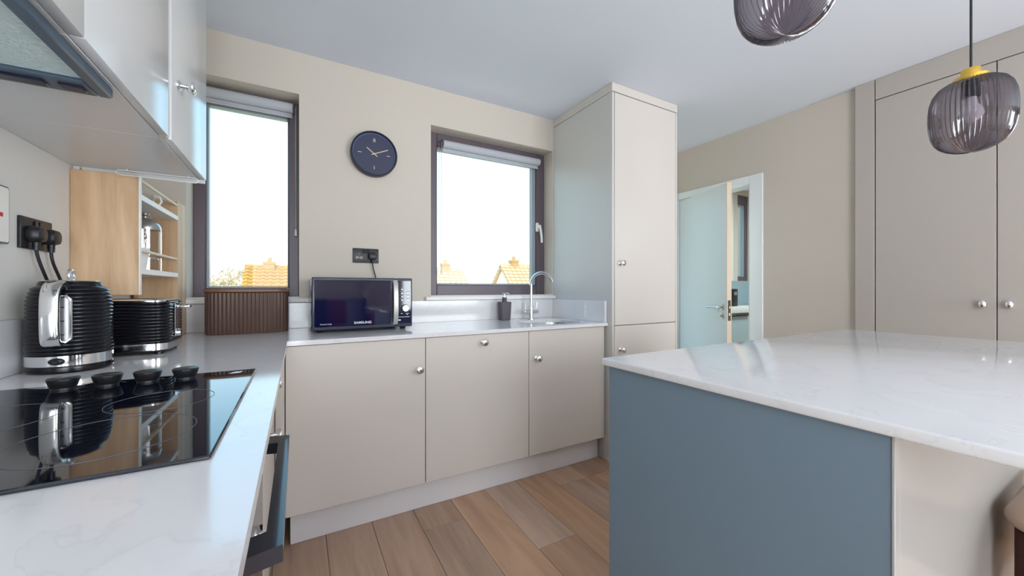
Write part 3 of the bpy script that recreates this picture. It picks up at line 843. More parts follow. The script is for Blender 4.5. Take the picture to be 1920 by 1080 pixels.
# ------------------------------------------------------------------ cafetiere, tumbler, jug on the shelves
cf = thing('cafetiere', 'glass cafetiere with domed steel lid on the lower shelf of the oak unit', 'coffee maker', (-0.545, 2.085, 1.1828), math.radians(70))
prof = [(0, 0.006), (0.046, 0.006), (0.047, 0.012), (0.047, 0.165), (0.0445, 0.165), (0.0445, 0.014), (0, 0.010)]
m = MB(); m.lathe(prof, 32); m.build('beaker', 'clear_glass', cf)
m = MB(); m.lathe([(0.0445, 0.168), (0.050, 0.168), (0.051, 0.174), (0.048, 0.188), (0.036, 0.205), (0.018, 0.2145), (0, 0.217)], 32)
m.lathe([(0, 0.2165), (0.006, 0.2165), (0.006, 0.224), (0.014, 0.228), (0.016, 0.235), (0.012, 0.242), (0, 0.244)], 24)
m.build('lid', 'steel', cf)
m = MB(); m.lathe([(0, 0.0), (0.052, 0.0), (0.052, 0.004), (0.048, 0.0055), (0, 0.0058)], 32)
for k in range(4):
    a = PI / 4 + k * PI / 2
    m.box(0.0475, 0.0495, -0.005, 0.005, 0.0, 0.168, mat=Matrix.Rotation(a, 4, 'Z'))
m.tube([(0.0485 * math.cos(2 * PI * k / 32), 0.0485 * math.sin(2 * PI * k / 32), 0.055) for k in range(32)], 0.0018, 6, closed=True)
m.build('frame', 'chrome', cf)
m = MB(); m.cyl((0, 0, 0.05), (0, 0, 0.168), 0.0022); m.lathe([(0, 0.048), (0.043, 0.048), (0.043, 0.054), (0, 0.056)], 24); m.build('plunger', 'chrome', cf)
m = MB(); a = math.radians(20)
pp = [(-0.049, 0, 0.158), (-0.068, 0, 0.156), (-0.078, 0, 0.13), (-0.077, 0, 0.07), (-0.066, 0, 0.05), (-0.049, 0, 0.05)]
m.tube(pp, 0.006, 8); m.build('handle', 'black', cf)
tm = thing('tumbler', 'tapered white tumbler beside the cafetiere on the lower shelf', 'cup', (-0.520, 1.93, 1.1828))
m = MB(); m.lathe([(0, 0), (0.019, 0), (0.029, 0.082), (0.0265, 0.082), (0.017, 0.004), (0, 0.004)], 24); m.build('cup', 'white', tm)
for k, (dx, dy) in enumerate(((0.010, 0.012), (-0.006, -0.012))):
    sp = MB(); sp.tube([(dx * -0.6, dy * -0.6, 0.008), (dx, dy, 0.085), (dx * 1.25, dy * 1.25, 0.118)], 0.0024, 8)
    sp.sphere((dx * 1.3, dy * 1.3, 0.128), 0.012, 0.45, 0.8, 1.1, 12, 8)
    so = sp.build('teaspoon', 'chrome'); so.location = (-0.520, 1.93, 1.1832)
    tag(so, ('steel teaspoon standing in the white tumbler, leaning to the right', 'steel teaspoon standing in the white tumbler, leaning to the left')[k], 'spoon', 'teaspoons in the white tumbler')
jg = thing('glass_jug', 'small clear glass jug with white handle on the upper shelf of the oak unit', 'jug', (-0.545, 2.06, 1.4418))
m = MB(); m.lathe([(0, 0), (0.030, 0), (0.034, 0.012), (0.036, 0.036), (0.034, 0.048), (0.032, 0.048), (0.0335, 0.036), (0.031, 0.014), (0, 0.004)], 24); m.build('body', 'clear_glass', jg)
m = MB(); m.tube([(0.034, 0.0, 0.046), (0.052, 0.0, 0.043), (0.057, 0.0, 0.026), (0.049, 0.0, 0.009), (0.034, 0.0, 0.008)], 0.0038, 8); m.build('handle', 'white', jg)

# ------------------------------------------------------------------ hob
hb = thing('induction_hob', 'black glass hob with four raised control knobs set into the worktop', 'hob', (-0.352, 0.915, WT))
m = MB(); m.box(-0.612, -0.097, 0.610, 1.217, WT + 0.0003, WT + 0.0058, 0.002, 1); m.build('glass_plate', 'hob_glass', hb, True)
zt = WT + 0.0062
def zone(cx, cy, r):
    m = MB(); m.tube([(cx + r * math.cos(2 * PI * k / 48), cy + r * math.sin(2 * PI * k / 48), zt - 0.0003) for k in range(48)], 0.0005, 5, closed=True)
    m.build('cooking_zone', 'hob_print', hb, True)
zone(-0.225, 0.955, 0.078); zone(-0.240, 0.760, 0.10); zone(-0.455, 0.945, 0.10); zone(-0.455, 0.745, 0.078)
for kx in (-0.433, -0.366, -0.300, -0.233):
    m = MB()
    T = Matrix.Translation((kx, 1.166, WT + 0.006))
    m.lathe([(0, 0), (0.0185, 0), (0.0185, 0.004), (0.0205, 0.006), (0.0245, 0.020), (0.0245, 0.023), (0.0225, 0.0245), (0, 0.0245)], 32, T)
    m.build('control_knob', 'black', hb, True)
m = MB()
for k in range(3): m.box(-0.150 + k * 0.004, -0.128 + k * 0.002, 1.176 + k * 0.006, 1.179 + k * 0.006, zt - 0.0004, zt + 0.0001)
m.build('corner_mark', 'white_print', hb, True)
m = MB(); m.box(-0.250, -0.245, 1.195, 1.199, zt - 0.0004, zt + 0.0001)
for kx in (-0.433, -0.366, -0.300, -0.233):
    m.tube([(kx + 0.030 * math.cos(a * 0.12 + 0.6), 1.166 + 0.030 * math.sin(a * 0.12 + 0.6), zt - 0.0001) for a in range(16)], 0.0005, 4)
m.build('scale_print', 'dark_print', hb, True)

# ------------------------------------------------------------------ kettle
kt = thing('kettle', 'black ribbed kettle with chrome handle on the worktop by the left wall', 'kettle', (-0.538, 1.488, WT + 0.0003), math.radians(-88))
# local +x points to the handle side
m = MB(); m.lathe([(0, 0), (0.076, 0), (0.0805, 0.005), (0.081, 0.016), (0.0795, 0.019), (0, 0.019)], 48); m.build('base', 'black_gloss', kt)
m = MB(); m.lathe([(0, 0.0192), (0.0800, 0.0192), (0.0802, 0.045), (0, 0.0452)], 48); m.build('chrome_band', 'chrome', kt)
prof = [(0, 0.0454), (0.0795, 0.0454)]
nr = 17
z = 0.047
for k in range(nr):
    zc = 0.047 + k * 0.0103
    def rad(zz):
        if zz < 0.165: return 0.0795 - (zz - 0.045) * 0.012
        t = (zz - 0.165) / 0.075
        return 0.07806 - 0.019 * t ** 2.2
    for q in range(4):
        zz = zc + 0.0103 * q / 4
        prof.append((rad(zz) + 0.0016 * math.sin(PI * q / 4) - (0.0012 if q == 0 else 0), zz))
prof += [(0.0605, 0.2255), (0.0590, 0.232), (0.0570, 0.2355), (0, 0.2355)]
m = MB(); m.lathe(prof, 56); m.build('body', 'black_gloss', kt)
m = MB(); m.lathe([(0, 0.2357), (0.0560, 0.2357), (0.0580, 0.2375), (0.0560, 0.2395), (0.050, 0.2405), (0, 0.2405)], 40); lid = m.build('lid', 'chrome', kt)
m = MB(); m.tube([(0.014 * math.cos(2 * PI * k / 24), 0, 0.254 + 0.014 * math.sin(2 * PI * k / 24)) for k in range(24)], 0.0045, 10, closed=True)
m.build('lid_ring', 'chrome', lid)
# D handle strap in local xz plane
hp = bezier((0.056, 0, 0.222), (0.085, 0, 0.240), (0.112, 0, 0.225), (0.114, 0, 0.185), 12) + bezier((0.114, 0, 0.185), (0.116, 0, 0.14), (0.114, 0, 0.11), (0.112, 0, 0.095), 8)[1:] + bezier((0.112, 0, 0.095), (0.110, 0, 0.076), (0.094, 0, 0.076), (0.076, 0, 0.082), 8)[1:]
m = MB(); m.tube(hp, 0.01, 16, flat=(0.0165, 0.0075, (0, 1, 0))); m.build('handle', 'chrome', kt)
# water gauge window frame beside the handle
def gauge_pt(a, z):
    r = rad(z) + 0.004; return (r * math.cos(a), r * math.sin(a), z)
A0, A1 = math.radians(-3), math.radians(17)
gp = [gauge_pt(A0, 0.19)] + [gauge_pt(A0, 0.19 - 0.1 * k / 8) for k in range(1, 9)] + [gauge_pt(A0 + (A1 - A0) * 0.3, 0.081), gauge_pt(A0 + (A1 - A0) * 0.7, 0.081)] + [gauge_pt(A1, 0.09 + 0.1 * k / 8) for k in range(9)] + [gauge_pt(A0 + (A1 - A0) * 0.7, 0.199), gauge_pt(A0 + (A1 - A0) * 0.3, 0.199)]
m = MB(); m.tube(gp, 0.0036, 8, closed=True); gz = m.build('gauge_frame', 'chrome', kt)
lps = []
for zz in (0.085, 0.12, 0.16, 0.195):
    lps.append([Vector(gauge_pt(A0 + (A1 - A0) * k / 6, zz)) - Vector((0, 0, 0)) for k in range(7)])
m = MB()
V = [[m.bm.verts.new(Vector((p.x * 0.985, p.y * 0.985, p.z))) for p in l_] for l_ in lps]
for a_, b_ in zip(V, V[1:]):
    for k in range(6): m.bm.faces.new((a_[k], a_[k + 1], b_[k + 1], b_[k]))
rr = bmesh.ops.solidify(m.bm, geom=m.bm.faces[:], thickness=0.002)
m.build('gauge_window', 'steel', gz)
for k in range(3):
    m = MB(); zz = 0.10 + k * 0.035; p = Vector(gauge_pt(A0 + (A1 - A0) * 0.5, zz)); t = Vector((-p.y, p.x, 0)).normalized()
    m.cyl(p - t * 0.004, p + t * 0.004, 0.0012, n=6); m.build('level_mark', 'black', gz)
m = MB(); T = Matrix.Rotation(math.radians(-4), 4, 'Z')
m.sphere((0.081, 0, 0.032), 0.010, 0.55, 1.5, 0.9, 16, 10); m.box(0.080, 0.092, -0.004, 0.006, 0.028, 0.036, 0.002, 1)
m.build('switch', 'black', kt)
m = MB(); m.poly([(-0.055, -0.016, 0.222), (-0.055, 0.016, 0.222), (-0.082, 0.0, 0.214)], (0, 0, 0.014)); m.build('spout', 'black_gloss', kt)

# ------------------------------------------------------------------ toaster
to = thing('toaster', 'black ribbed toaster with chrome trim beside the kettle under the oak unit', 'toaster', (-0.498, 1.776, WT + 0.0003))
TXa, TXb, TYa, TYb = -0.118, 0.118, -0.108, 0.108
m = MB()
for (fx, fy) in ((-0.09, -0.08), (0.09, -0.08), (-0.09, 0.08), (0.09, 0.08)): m.cyl((fx, fy, 0), (fx, fy, 0.010), 0.012, n=12)
m.loops([rrect(TXa + 0.008, TXb - 0.008, TYa + 0.008, TYb - 0.008, 0.035, 0.008), rrect(TXa + 0.006, TXb - 0.006, TYa + 0.006, TYb - 0.006, 0.036, 0.014)])
m.build('base', 'black', to)
m = MB(); m.loops([rrect(TXa, TXb, TYa, TYb, 0.04, 0.0142), rrect(TXa, TXb, TYa, TYb, 0.04, 0.036)]); m.build('chrome_band', 'chrome', to)
m = MB(); L_ = []
for k in range(13):
    zc = 0.0364 + k * 0.0108
    for q in range(4):
        d_ = 0.0014 * math.sin(PI * q / 4) - (0.001 if q == 0 else 0)
        t = max(0, (zc + q * 0.0027 - 0.15) / 0.03); ins = 0.004 * t * t
        L_.append(rrect(TXa + 0.001 - d_ + ins, TXb - 0.001 + d_ - ins, TYa + 0.001 - d_ + ins, TYb - 0.001 + d_ - ins, 0.04, zc + q * 0.0027))
m.loops(L_); m.build('body', 'black_gloss', to)
m = MB(); zz = L_[-1][0].z + 0.0002
m.loops([rrect(TXa + 0.006, TXb - 0.006, TYa + 0.006, TYb - 0.006, 0.036, zz), rrect(TXa + 0.006, TXb - 0.006, TYa + 0.006, TYb - 0.006, 0.036, zz + 0.004), rrect(TXa + 0.014, TXb - 0.014, TYa + 0.014, TYb - 0.014, 0.03, zz + 0.008)])
tpp = m.build('top_plate', 'chrome', to)
for yy in (-0.042, 0.042):
    m = MB(); m.box(-0.075, 0.075, yy - 0.016, yy + 0.016, zz + 0.006, zz + 0.0085, 0.001, 1); m.build('bread_slot', 'black', tpp)
m = MB(); m.box(TXb + 0.0005, TXb + 0.003, -0.030, 0.030, 0.05, 0.17, 0.0012, 1); ep = m.build('end_plate', 'chrome', to)
m = MB(); m.box(TXb + 0.003, TXb + 0.004, -0.004, 0.004, 0.075, 0.165); m.build('lever_slot', 'black', ep)
m = MB(); m.box(TXb + 0.003, TXb + 0.040, -0.018, 0.018, 0.150, 0.160, 0.004, 2); m.build('lever', 'chrome', to)
m = MB(); m.cyl((TXb + 0.003, 0, 0.062), (TXb + 0.013, 0, 0.062), 0.013, 0.012, n=24); m.build('browning_dial', 'chrome', to)

# ------------------------------------------------------------------ socket outlets, plugs, cables
def outlet(root_name, label, origin, u, nrm, plugs):
    """u: unit vector along the plate, nrm: out of the wall. plate 146 x 86 mm"""
    u, nv, up = Vector(u), Vector(nrm), Vector((0, 0, 1))
    R = Matrix((u, nv, up)).transposed().to_4x4()   # local x->u, y->n, z->up
    T = Matrix.Translation(origin) @ R
    root = thing(root_name, label, 'socket', origin)
    def bld(m, name, mat, par):
        bmesh.ops.transform(m.bm, matrix=T, verts=m.bm.verts)
        o = m.build(name, mat, par); o.data.transform(wmat(par).inverted()); return o
    m = MB(); m.box(-0.073, 0.073, 0.0005, 0.008, -0.043, 0.043, 0.002, 2); pl_ = bld(m, 'face_plate', 'black', root)
    for sx in (-1, 1):
        m = MB(); m.box(sx * 0.011 - 0.0085, sx * 0.011 + 0.0085, 0.008, 0.0115, 0.014, 0.036, 0.002, 1); bld(m, 'rocker_switch', 'black_gloss', root)
    for sx in (-1, 1):
        if sx in plugs: continue
        m = MB()
        m.box(sx * 0.038 - 0.003, sx * 0.038 + 0.003, 0.0078, 0.0084, 0.006, 0.016)
        for q in (-1, 1): m.box(sx * 0.038 + q * 0.011 - 0.0045, sx * 0.038 + q * 0.011 + 0.0045, 0.0078, 0.0084, -0.016, -0.009)
        bld(m, 'pin_hole', 'recess', pl_)
        m = MB()
        for q in (-1, 1):
            cx = sx * 0.038 + q * 0.011
            m.tube([(cx + 0.0075 * math.cos(2 * PI * k / 16), 0.0083, -0.0125 + 0.0055 * math.sin(2 * PI * k / 16)) for k in range(16)], 0.0014, 6, closed=True)
        bld(m, 'white_marking', 'white_print', pl_)
    return root, T
def plug(label, T, sx, group):
    base = T @ Vector((sx * 0.036, 0.0085, -0.006))
    root = thing('mains_plug', label, 'plug', base, 0, group)
    m = MB()
    def lp(y, s): return [Vector((sx * 0.036 + s * 0.025 * math.copysign(abs(math.cos(a)) ** 0.7, math.cos(a)), y, -0.004 + s * (0.024 if math.sin(a) > 0 else 0.021) * math.copysign(abs(math.sin(a)) ** 0.7, math.sin(a)))) for a in [2 * PI * k / 24 for k in range(24)]]
    m.loops([lp(0.0087, 0.94), lp(0.012, 1.0), lp(0.024, 1.0), lp(0.033, 0.86), lp(0.036, 0.6)])
    bmesh.ops.transform(m.bm, matrix=T, verts=m.bm.verts)
    o = m.build('plug_body', 'black', root); o.data.transform(wmat(root).inverted())
    m = MB()
    m.cyl((sx * 0.036, 0.020, -0.022), (sx * 0.036, 0.020, -0.046), 0.0085, 0.0055, n=14)
    for k in range(3): m.cyl((sx * 0.036, 0.020, -0.032 - k * 0.005), (sx * 0.036, 0.020, -0.0345 - k * 0.005), 0.0082, n=14)
    bmesh.ops.transform(m.bm, matrix=T, verts=m.bm.verts)
    o = m.build('strain_relief', 'black', root); o.data.transform(wmat(root).inverted())
    return root, T @ Vector((sx * 0.036, 0.020, -0.046))
def cable(parent, pts, r=0.0038):
    m = MB(); m.tube(pts, r, 10)
    o = m.build('cable', 'cord', parent); o.data.transform(wmat(parent).inverted()); return o
_, T = outlet('wall_socket', 'black double socket with two plugs on the left wall above the kettle', (XL, 1.576, 1.262), (0, 1, 0), (1, 0, 0), (-1, 1))
pA, eA = plug('black plug with cable in the nearer half of the socket above the kettle', T, -1, 'plugs above the kettle')
cable(pA, bezier(eA, eA + Vector((0.002, 0.01, -0.05)), (-0.612, 1.590, 1.12), (-0.613, 1.605, 1.06)) + bezier((-0.613, 1.605, 1.06), (-0.614, 1.61, 1.0), (-0.612, 1.60, 0.93), (-0.605, 1.585, WT + 0.005))[1:])
pB, eB = plug('black plug with cable in the half of the socket nearer the oak panel', T, 1, 'plugs above the kettle')
cable(pB, bezier(eB, eB + Vector((0.0, 0.0, -0.05)), (-0.612, 1.665, 1.14), (-0.612, 1.650, 1.06)) + bezier((-0.612, 1.650, 1.06), (-0.612, 1.640, 1.0), (-0.613, 1.64, 0.93), (-0.612, 1.645, WT + 0.005))[1:])
_, T = outlet('wall_socket', 'black double socket on the back wall above the microwave', (0.3545, B, 1.3095), (1, 0, 0), (0, -1, 0), (1,))
pC, eC = plug('black plug of the microwave in the socket on the back wall', T, 1, None)
cable(pC, bezier(eC, eC + Vector((0.0, 0.0, -0.04)), (0.415, B - 0.015, 1.19), (0.414, B - 0.0135, 1.13)) + bezier((0.414, B - 0.0135, 1.13), (0.414, B - 0.012, 1.10), (0.412, B - 0.011, 1.07), (0.410, B - 0.010, 1.045))[1:], 0.0035)

# small framed notice at the left edge
nt = thing('framed_notice', 'small white framed notice with red print on the left wall near the socket', 'picture', (XL, 1.35, 1.294))
m = MB(); m.loops([[Vector((0.0005, p.x, p.y)) for p in rrect(-0.102, 0.102, -0.0715, 0.0715, 0.008, 0)], [Vector((0.010, p.x, p.y)) for p in rrect(-0.102, 0.102, -0.0715, 0.0715, 0.008, 0)]]); m.build('frame', 'hood', nt)
m = MB(); m.loops([[Vector((0.0102, p.x, p.y)) for p in rrect(-0.098, 0.098, -0.0675, 0.0675, 0.006, 0)], [Vector((0.0112, p.x, p.y)) for p in rrect(-0.098, 0.098, -0.0675, 0.0675, 0.006, 0)]]); m.build('card', 'white', nt)
m = MB(); m.box(0.0113, 0.0117, 0.062, 0.075, -0.006, 0.004); m.box(0.0113, 0.0117, -0.06, 0.055, -0.004, 0.008); m.build('red_print', 'red_print', nt)

# ------------------------------------------------------------------ bread bin
bb = thing('bread_bin', 'fluted dark brown bread bin with a wooden lid in the worktop corner', 'bread bin', (-0.216, 2.302, WT + 0.0003), math.radians(1.5))
def bin_loop(z, grow=0.0, flute=True):
    a_, b_ = 0.171 + grow, 0.085 + grow
    D = []
    for k in range(1440):
        t = 2 * PI * k / 1440; ex = 2 / 3.4
        D.append(Vector((a_ * math.copysign(abs(math.cos(t)) ** ex, math.cos(t)), b_ * math.copysign(abs(math.sin(t)) ** ex, math.sin(t)), z)))
    L = [0.0]
    for k in range(1440): L.append(L[-1] + (D[(k + 1) % 1440] - D[k]).length)
    n, nf = 440, 55
    pts = []; q = 0
    for k in range(n):
        target = L[-1] * k / n
        while L[q + 1] < target: q += 1
        f = (target - L[q]) / max(1e-9, L[q + 1] - L[q])
        pts.append(D[q].lerp(D[(q + 1) % 1440], f))
    if not flute: return pts
    out = []
    for k in range(n):
        p = pts[k]; tq = (pts[(k + 1) % n] - pts[k - 1]).normalized(); nn = Vector((tq.y, -tq.x, 0))
        out.append(p - nn * 0.0032 * (0.5 + 0.5 * math.cos(2 * PI * nf * k / n)))
    return out
m = MB(); m.loops([bin_loop(0.0, -0.003), bin_loop(0.004), bin_loop(0.198), bin_loop(0.200, -0.004)]); m.build('body', 'bin', bb)
m = MB(); m.loops([bin_loop(0.2003, 0.0, False), bin_loop(0.204, 0.005, False), bin_loop(0.213, 0.005, False), bin_loop(0.216, 0.002, False)]); m.build('lid', 'bamboo', bb)

# ------------------------------------------------------------------ microwave
mw = thing('microwave', 'dark blue black microwave with silver handle on the worktop between the windows', 'microwave', (0.0555, 2.058, WT + 0.0003), math.radians(1.4))
MWW, MWD, MZ0, MZ1 = 0.487, 0.325, 0.014, 0.274
m = MB(); m.box(0.003, MWW - 0.003, 0.022, MWD, MZ0 + 0.002, MZ1 - 0.001, 0.008, 3); body = m.build('casing', 'mw_body', mw)
m = MB()
for (fx, fy) in ((0.04, 0.05), (MWW - 0.04, 0.05), (0.04, MWD - 0.04), (MWW - 0.04, MWD - 0.04)):
    m = MB(); m.cyl((fx, fy, 0), (fx, fy, MZ0 + 0.003), 0.014, 0.018, n=14); m.build('foot', 'black', mw)
# ventilation slots on the left side
m = MB()
for r_ in range(2):
    for k in range(7): m.box(0.0022, 0.0032, 0.06 + k * 0.009, 0.064 + k * 0.009, 0.08 + r_ * 0.12, 0.115 + r_ * 0.12)
m.build('vent_slots', 'black', body)['kind'] = 'stuff'
m = MB(); m.box(0.0, 0.4, 0.0, 0.0215, MZ0, MZ1, 0.006, 3); door = m.build('door', 'mw_body', mw)
m = MB(); m.loops([[Vector((p.x, -0.0004, p.y)) for p in rrect(0.012, 0.372, MZ0 + 0.016, MZ1 - 0.013, 0.008, 0)], [Vector((p.x, -0.0022, p.y)) for p in rrect(0.013, 0.371, MZ0 + 0.017, MZ1 - 0.014, 0.008, 0)]])
m.build('door_window', 'mw_glass', door)
m = MB(); m.box(0.374, 0.3845, -0.001, 0.0, MZ0 + 0.01, MZ1 - 0.01); m.build('handle_recess', 'black', door)
hpts = [(0.395, 0.002, MZ0 + 0.016), (0.395, -0.014, MZ0 + 0.035), (0.395, -0.021, MZ0 + 0.085), (0.395, -0.0225, 0.144), (0.395, -0.021, MZ1 - 0.085), (0.395, -0.014, MZ1 - 0.032), (0.395, 0.002, MZ1 - 0.012)]
m = MB(); m.tube(hpts, 0.01, 16, flat=(0.0125, 0.004, (1, 0, 0))); m.build('door_handle', 'silver', mw)
m = MB(); m.box(0.4015, MWW, 0.0, 0.0215, MZ0, MZ1, 0.006, 3); pan = m.build('control_panel', 'mw_body', mw)
m = MB(); m.box(0.410, MWW - 0.008, -0.0016, -0.0003, MZ0 + 0.018, MZ1 - 0.014, 0.0006, 1); m.build('panel_glass', 'mw_glass', pan)
px = (0.430, 0.461)
for r_, zz in enumerate((0.214, 0.193, 0.175, 0.157)):
    for c_ in range(2):
        m = MB(); rr_ = 0.0050 if r_ == 0 else 0.0042
        m.cyl((px[c_], -0.0012, zz), (px[c_], -0.0042, zz), rr_, rr_ * 0.9, n=16)
        m.build('button', 'white_print' if r_ == 0 else 'silver', pan)
m = MB(); m.cyl((0.4475, -0.001, 0.113), (0.4475, -0.016, 0.113), 0.0185, 0.0175, n=32); dial = m.build('dial', 'silver', pan)
m = MB(); m.tube([(0.4475 + 0.0195 * math.cos(2 * PI * k / 32), -0.002, 0.113 + 0.0195 * math.sin(2 * PI * k / 32)) for k in range(32)], 0.0012, 6, closed=True); m.build('dial_ring', 'black', dial)
RX = (PI / 2, 0, 0)
text('lettering', 'SAMSUNG', 0.0165, 'white_print', door, (0.232, -0.0025, 0.0455), RX, sx=1.12, bold=0.00025)
text('lettering', 'Ceramic Inside', 0.0085, 'white_print', door, (0.062, -0.0025, 0.044), RX)
for k in range(3):
    m = MB(); zz = 0.2035 - k * 0.0182
    m.box(0.418, 0.440, -0.0022, -0.0017, zz - 0.0018, zz + 0.0008); m.box(0.452, 0.472, -0.0022, -0.0017, zz - 0.0018, zz + 0.0008)
    m.build('button_caption', 'dark_print', pan)
m = MB(); m.box(0.424, 0.435, -0.0022, -0.0017, 0.083, 0.0855); m.box(0.450, 0.468, -0.0022, -0.0017, 0.083, 0.0855); m.box(0.456, 0.461, -0.0022, -0.0017, 0.077, 0.080)
m.box(0.413, 0.473, -0.0022, -0.0017, 0.0655, 0.0675); m.box(0.412, 0.424, -0.0022, -0.0017, 0.047, 0.0535); m.build('panel_print', 'white_print', pan)

# ------------------------------------------------------------------ tap and soap dispenser
tx, ty = 1.468, 2.325
tp = thing('kitchen_tap', 'chrome swan-neck tap with two lever handles behind the sink', 'tap', (tx, ty, WT + 0.0003))
m = MB(); m.lathe([(0, 0), (0.026, 0), (0.026, 0.005), (0.020, 0.008), (0.017, 0.02), (0.017, 0.085), (0.015, 0.095), (0, 0.095)], 24); m.build('pillar', 'chrome', tp)
dx_, dy_ = 0.085, -0.150
dl = math.hypot(dx_, dy_); ux, uy = dx_ / dl, dy_ / dl
sp = [(0, 0, 0.09), (0, 0, 0.15), (0, 0, 0.215), (0, 0, 0.245)]
R_ = dl / 2
for k in range(1, 15):
    a = PI * 0.93 * k / 14
    sp.append((ux * (R_ - R_ * math.cos(a)), uy * (R_ - R_ * math.cos(a)), 0.245 + R_ * math.sin(a)))
m = MB(); m.tube(sp, 0.0115, 14); m.build('spout', 'chrome', tp)
m = MB(); m.cyl((-0.052, 0, 0.052), (0.052, 0, 0.052), 0.0145, n=20); m.sphere((-0.052, 0, 0.052), 0.0145, u=16, v=10); m.sphere((0.052, 0, 0.052), 0.0145, u=16, v=10); m.build('valve_bar', 'chrome', tp)
for s_ in (-1, 1):
    m = MB(); m.tube([(s_ * 0.048, 0, 0.06), (s_ * 0.048, 0, 0.085), (s_ * 0.050, 0, 0.118)], 0.0052, 10); m.build('lever', 'chrome', tp)
so = thing('soap_dispenser', 'dark grey soap dispenser with chrome pump beside the tap', 'dispenser', (1.250, 2.325, WT + 0.0003))
m = MB(); m.loops([rrect(-0.034, 0.034, -0.028, 0.028, 0.012, 0.0), rrect(-0.036, 0.036, -0.030, 0.030, 0.012, 0.004), rrect(-0.042, 0.042, -0.033, 0.033, 0.012, 0.122), rrect(-0.040, 0.040, -0.031, 0.031, 0.012, 0.127)]); m.build('bottle', 'soap', so)
m = MB(); m.cyl((0, 0, 0.127), (0, 0, 0.158), 0.0165, n=20); m.build('collar', 'soap', so)
m = MB(); m.cyl((0, 0, 0.158), (0, 0, 0.180), 0.004, n=12); m.cyl((0, 0, 0.180), (0, 0, 0.190), 0.011, 0.012, n=18)
m.tube([(0, 0, 0.185), (0.016, -0.012, 0.186), (0.026, -0.020, 0.180)], 0.004, 8); m.tube([(0, 0, 0.185), (-0.012, 0.008, 0.186)], 0.004, 8); m.build('pump', 'chrome', so)

# ------------------------------------------------------------------ clock
ck = thing('wall_clock', 'round navy wall clock with pale gold hands between the windows', 'clock', (0.398, B, 1.920))
Rm = Matrix.Rotation(PI / 2, 4, 'X')   # lathe axis z -> -y
m = MB(); m.lathe([(0, 0.001), (0.132, 0.001), (0.1335, 0.004), (0.1335, 0.044), (0.131, 0.0475), (0.126, 0.0475), (0.123, 0.044), (0.1225, 0.030), (0, 0.030)], 72, Rm); m.build('rim', 'clock_rim', ck)
m = MB(); m.lathe([(0, 0.0302), (0.1195, 0.0302), (0.1195, 0.0312), (0, 0.0312)], 64, Rm); m.build('dial', 'clock_face', ck)
m = MB(); m.lathe([(0.1197, 0.0302), (0.1222, 0.0302), (0.1222, 0.034), (0.1197, 0.034), (0.1197, 0.0302)], 64, Rm); m.build('inner_ring', 'clock_ring', ck)
Yc = -0.0322
def bar(a0, r0, r1, w, y=Yc, off=0.0):
    """bar along clock angle a0 (deg clockwise from 12)"""
    m = MB(); m.box(-w + off, w + off, y - 0.0008, y + 0.0008, r0, r1, mat=Matrix.Rotation(math.radians(a0), 4, 'Y')); return m
bar(90, 0.072, 0.092, 0.0016).build('hour_mark', 'gold', ck); bar(180, 0.072, 0.092, 0.0016).build('hour_mark', 'gold', ck)
bar(270, 0.072, 0.092, 0.0016).build('hour_mark', 'gold', ck)
for q in (-1, 1):
    m = MB(); m.box(q * 0.0038 - 0.0016, q * 0.0038 + 0.0016, Yc - 0.0008, Yc + 0.0008, 0.072, 0.092); m.build('hour_mark', 'gold', ck)
bar(307, -0.022, 0.054, 0.0022, -0.0345).build('hour_hand', 'gold', ck)
bar(66, -0.018, 0.086, 0.0020, -0.0372).build('minute_hand', 'gold', ck)
m = MB(); m.cyl((0, -0.031, 0), (0, -0.040, 0), 0.0036, n=14); m.build('hub', 'gold', ck)

# ------------------------------------------------------------------ island
IZ = 0.918
il = thing('kitchen_island', 'island with slate blue end panel and overhanging white quartz top', 'island', (1.5, 0.4, 0))
m = MB(); m.box(0.738, 2.280, -0.22, 0.802, IZ - 0.0195, IZ, 0.004, 3); m.build('worktop', 'quartz', il, True)
m = MB(); m.box(0.752, 0.770, 0.210, 0.786, 0.001, IZ - 0.020, 0.001, 1); m.build('end_panel', 'blue_panel', il, True)['label'] = 'slate blue end panel'
m = MB(); m.box(0.7505, 0.770, 0.2055, 0.2097, 0.001, IZ - 0.020, 0.001, 1); m.build('panel_edging', 'white_gloss', il, True)
m = MB(); m.box(0.7715, 2.250, 0.206, 0.224, 0.001, IZ - 0.020, 0.001, 1); m.build('back_panel', 'white_gloss', il, True)
m = MB(); m.box(0.7715, 2.250, 0.225, 0.766, 0.08, IZ - 0.020); bd = m.build('carcass', 'cabinet', il, True)
m = MB(); m.box(2.251, 2.269, 0.206, 0.786, 0.001, IZ - 0.020, 0.001, 1); m.build('end_panel', 'blue_panel', il, True)
for k in range(3):
    xa = 0.773 + k * 0.492
    m = MB(); m.box(xa, xa + 0.489, 0.767, 0.785, 0.12, IZ - 0.024, 0.0015, 1); d = m.build('door', 'cabinet', il, True)
    knob(d, (xa + 0.44, 0.785, 0.75), (0, 1, 0))

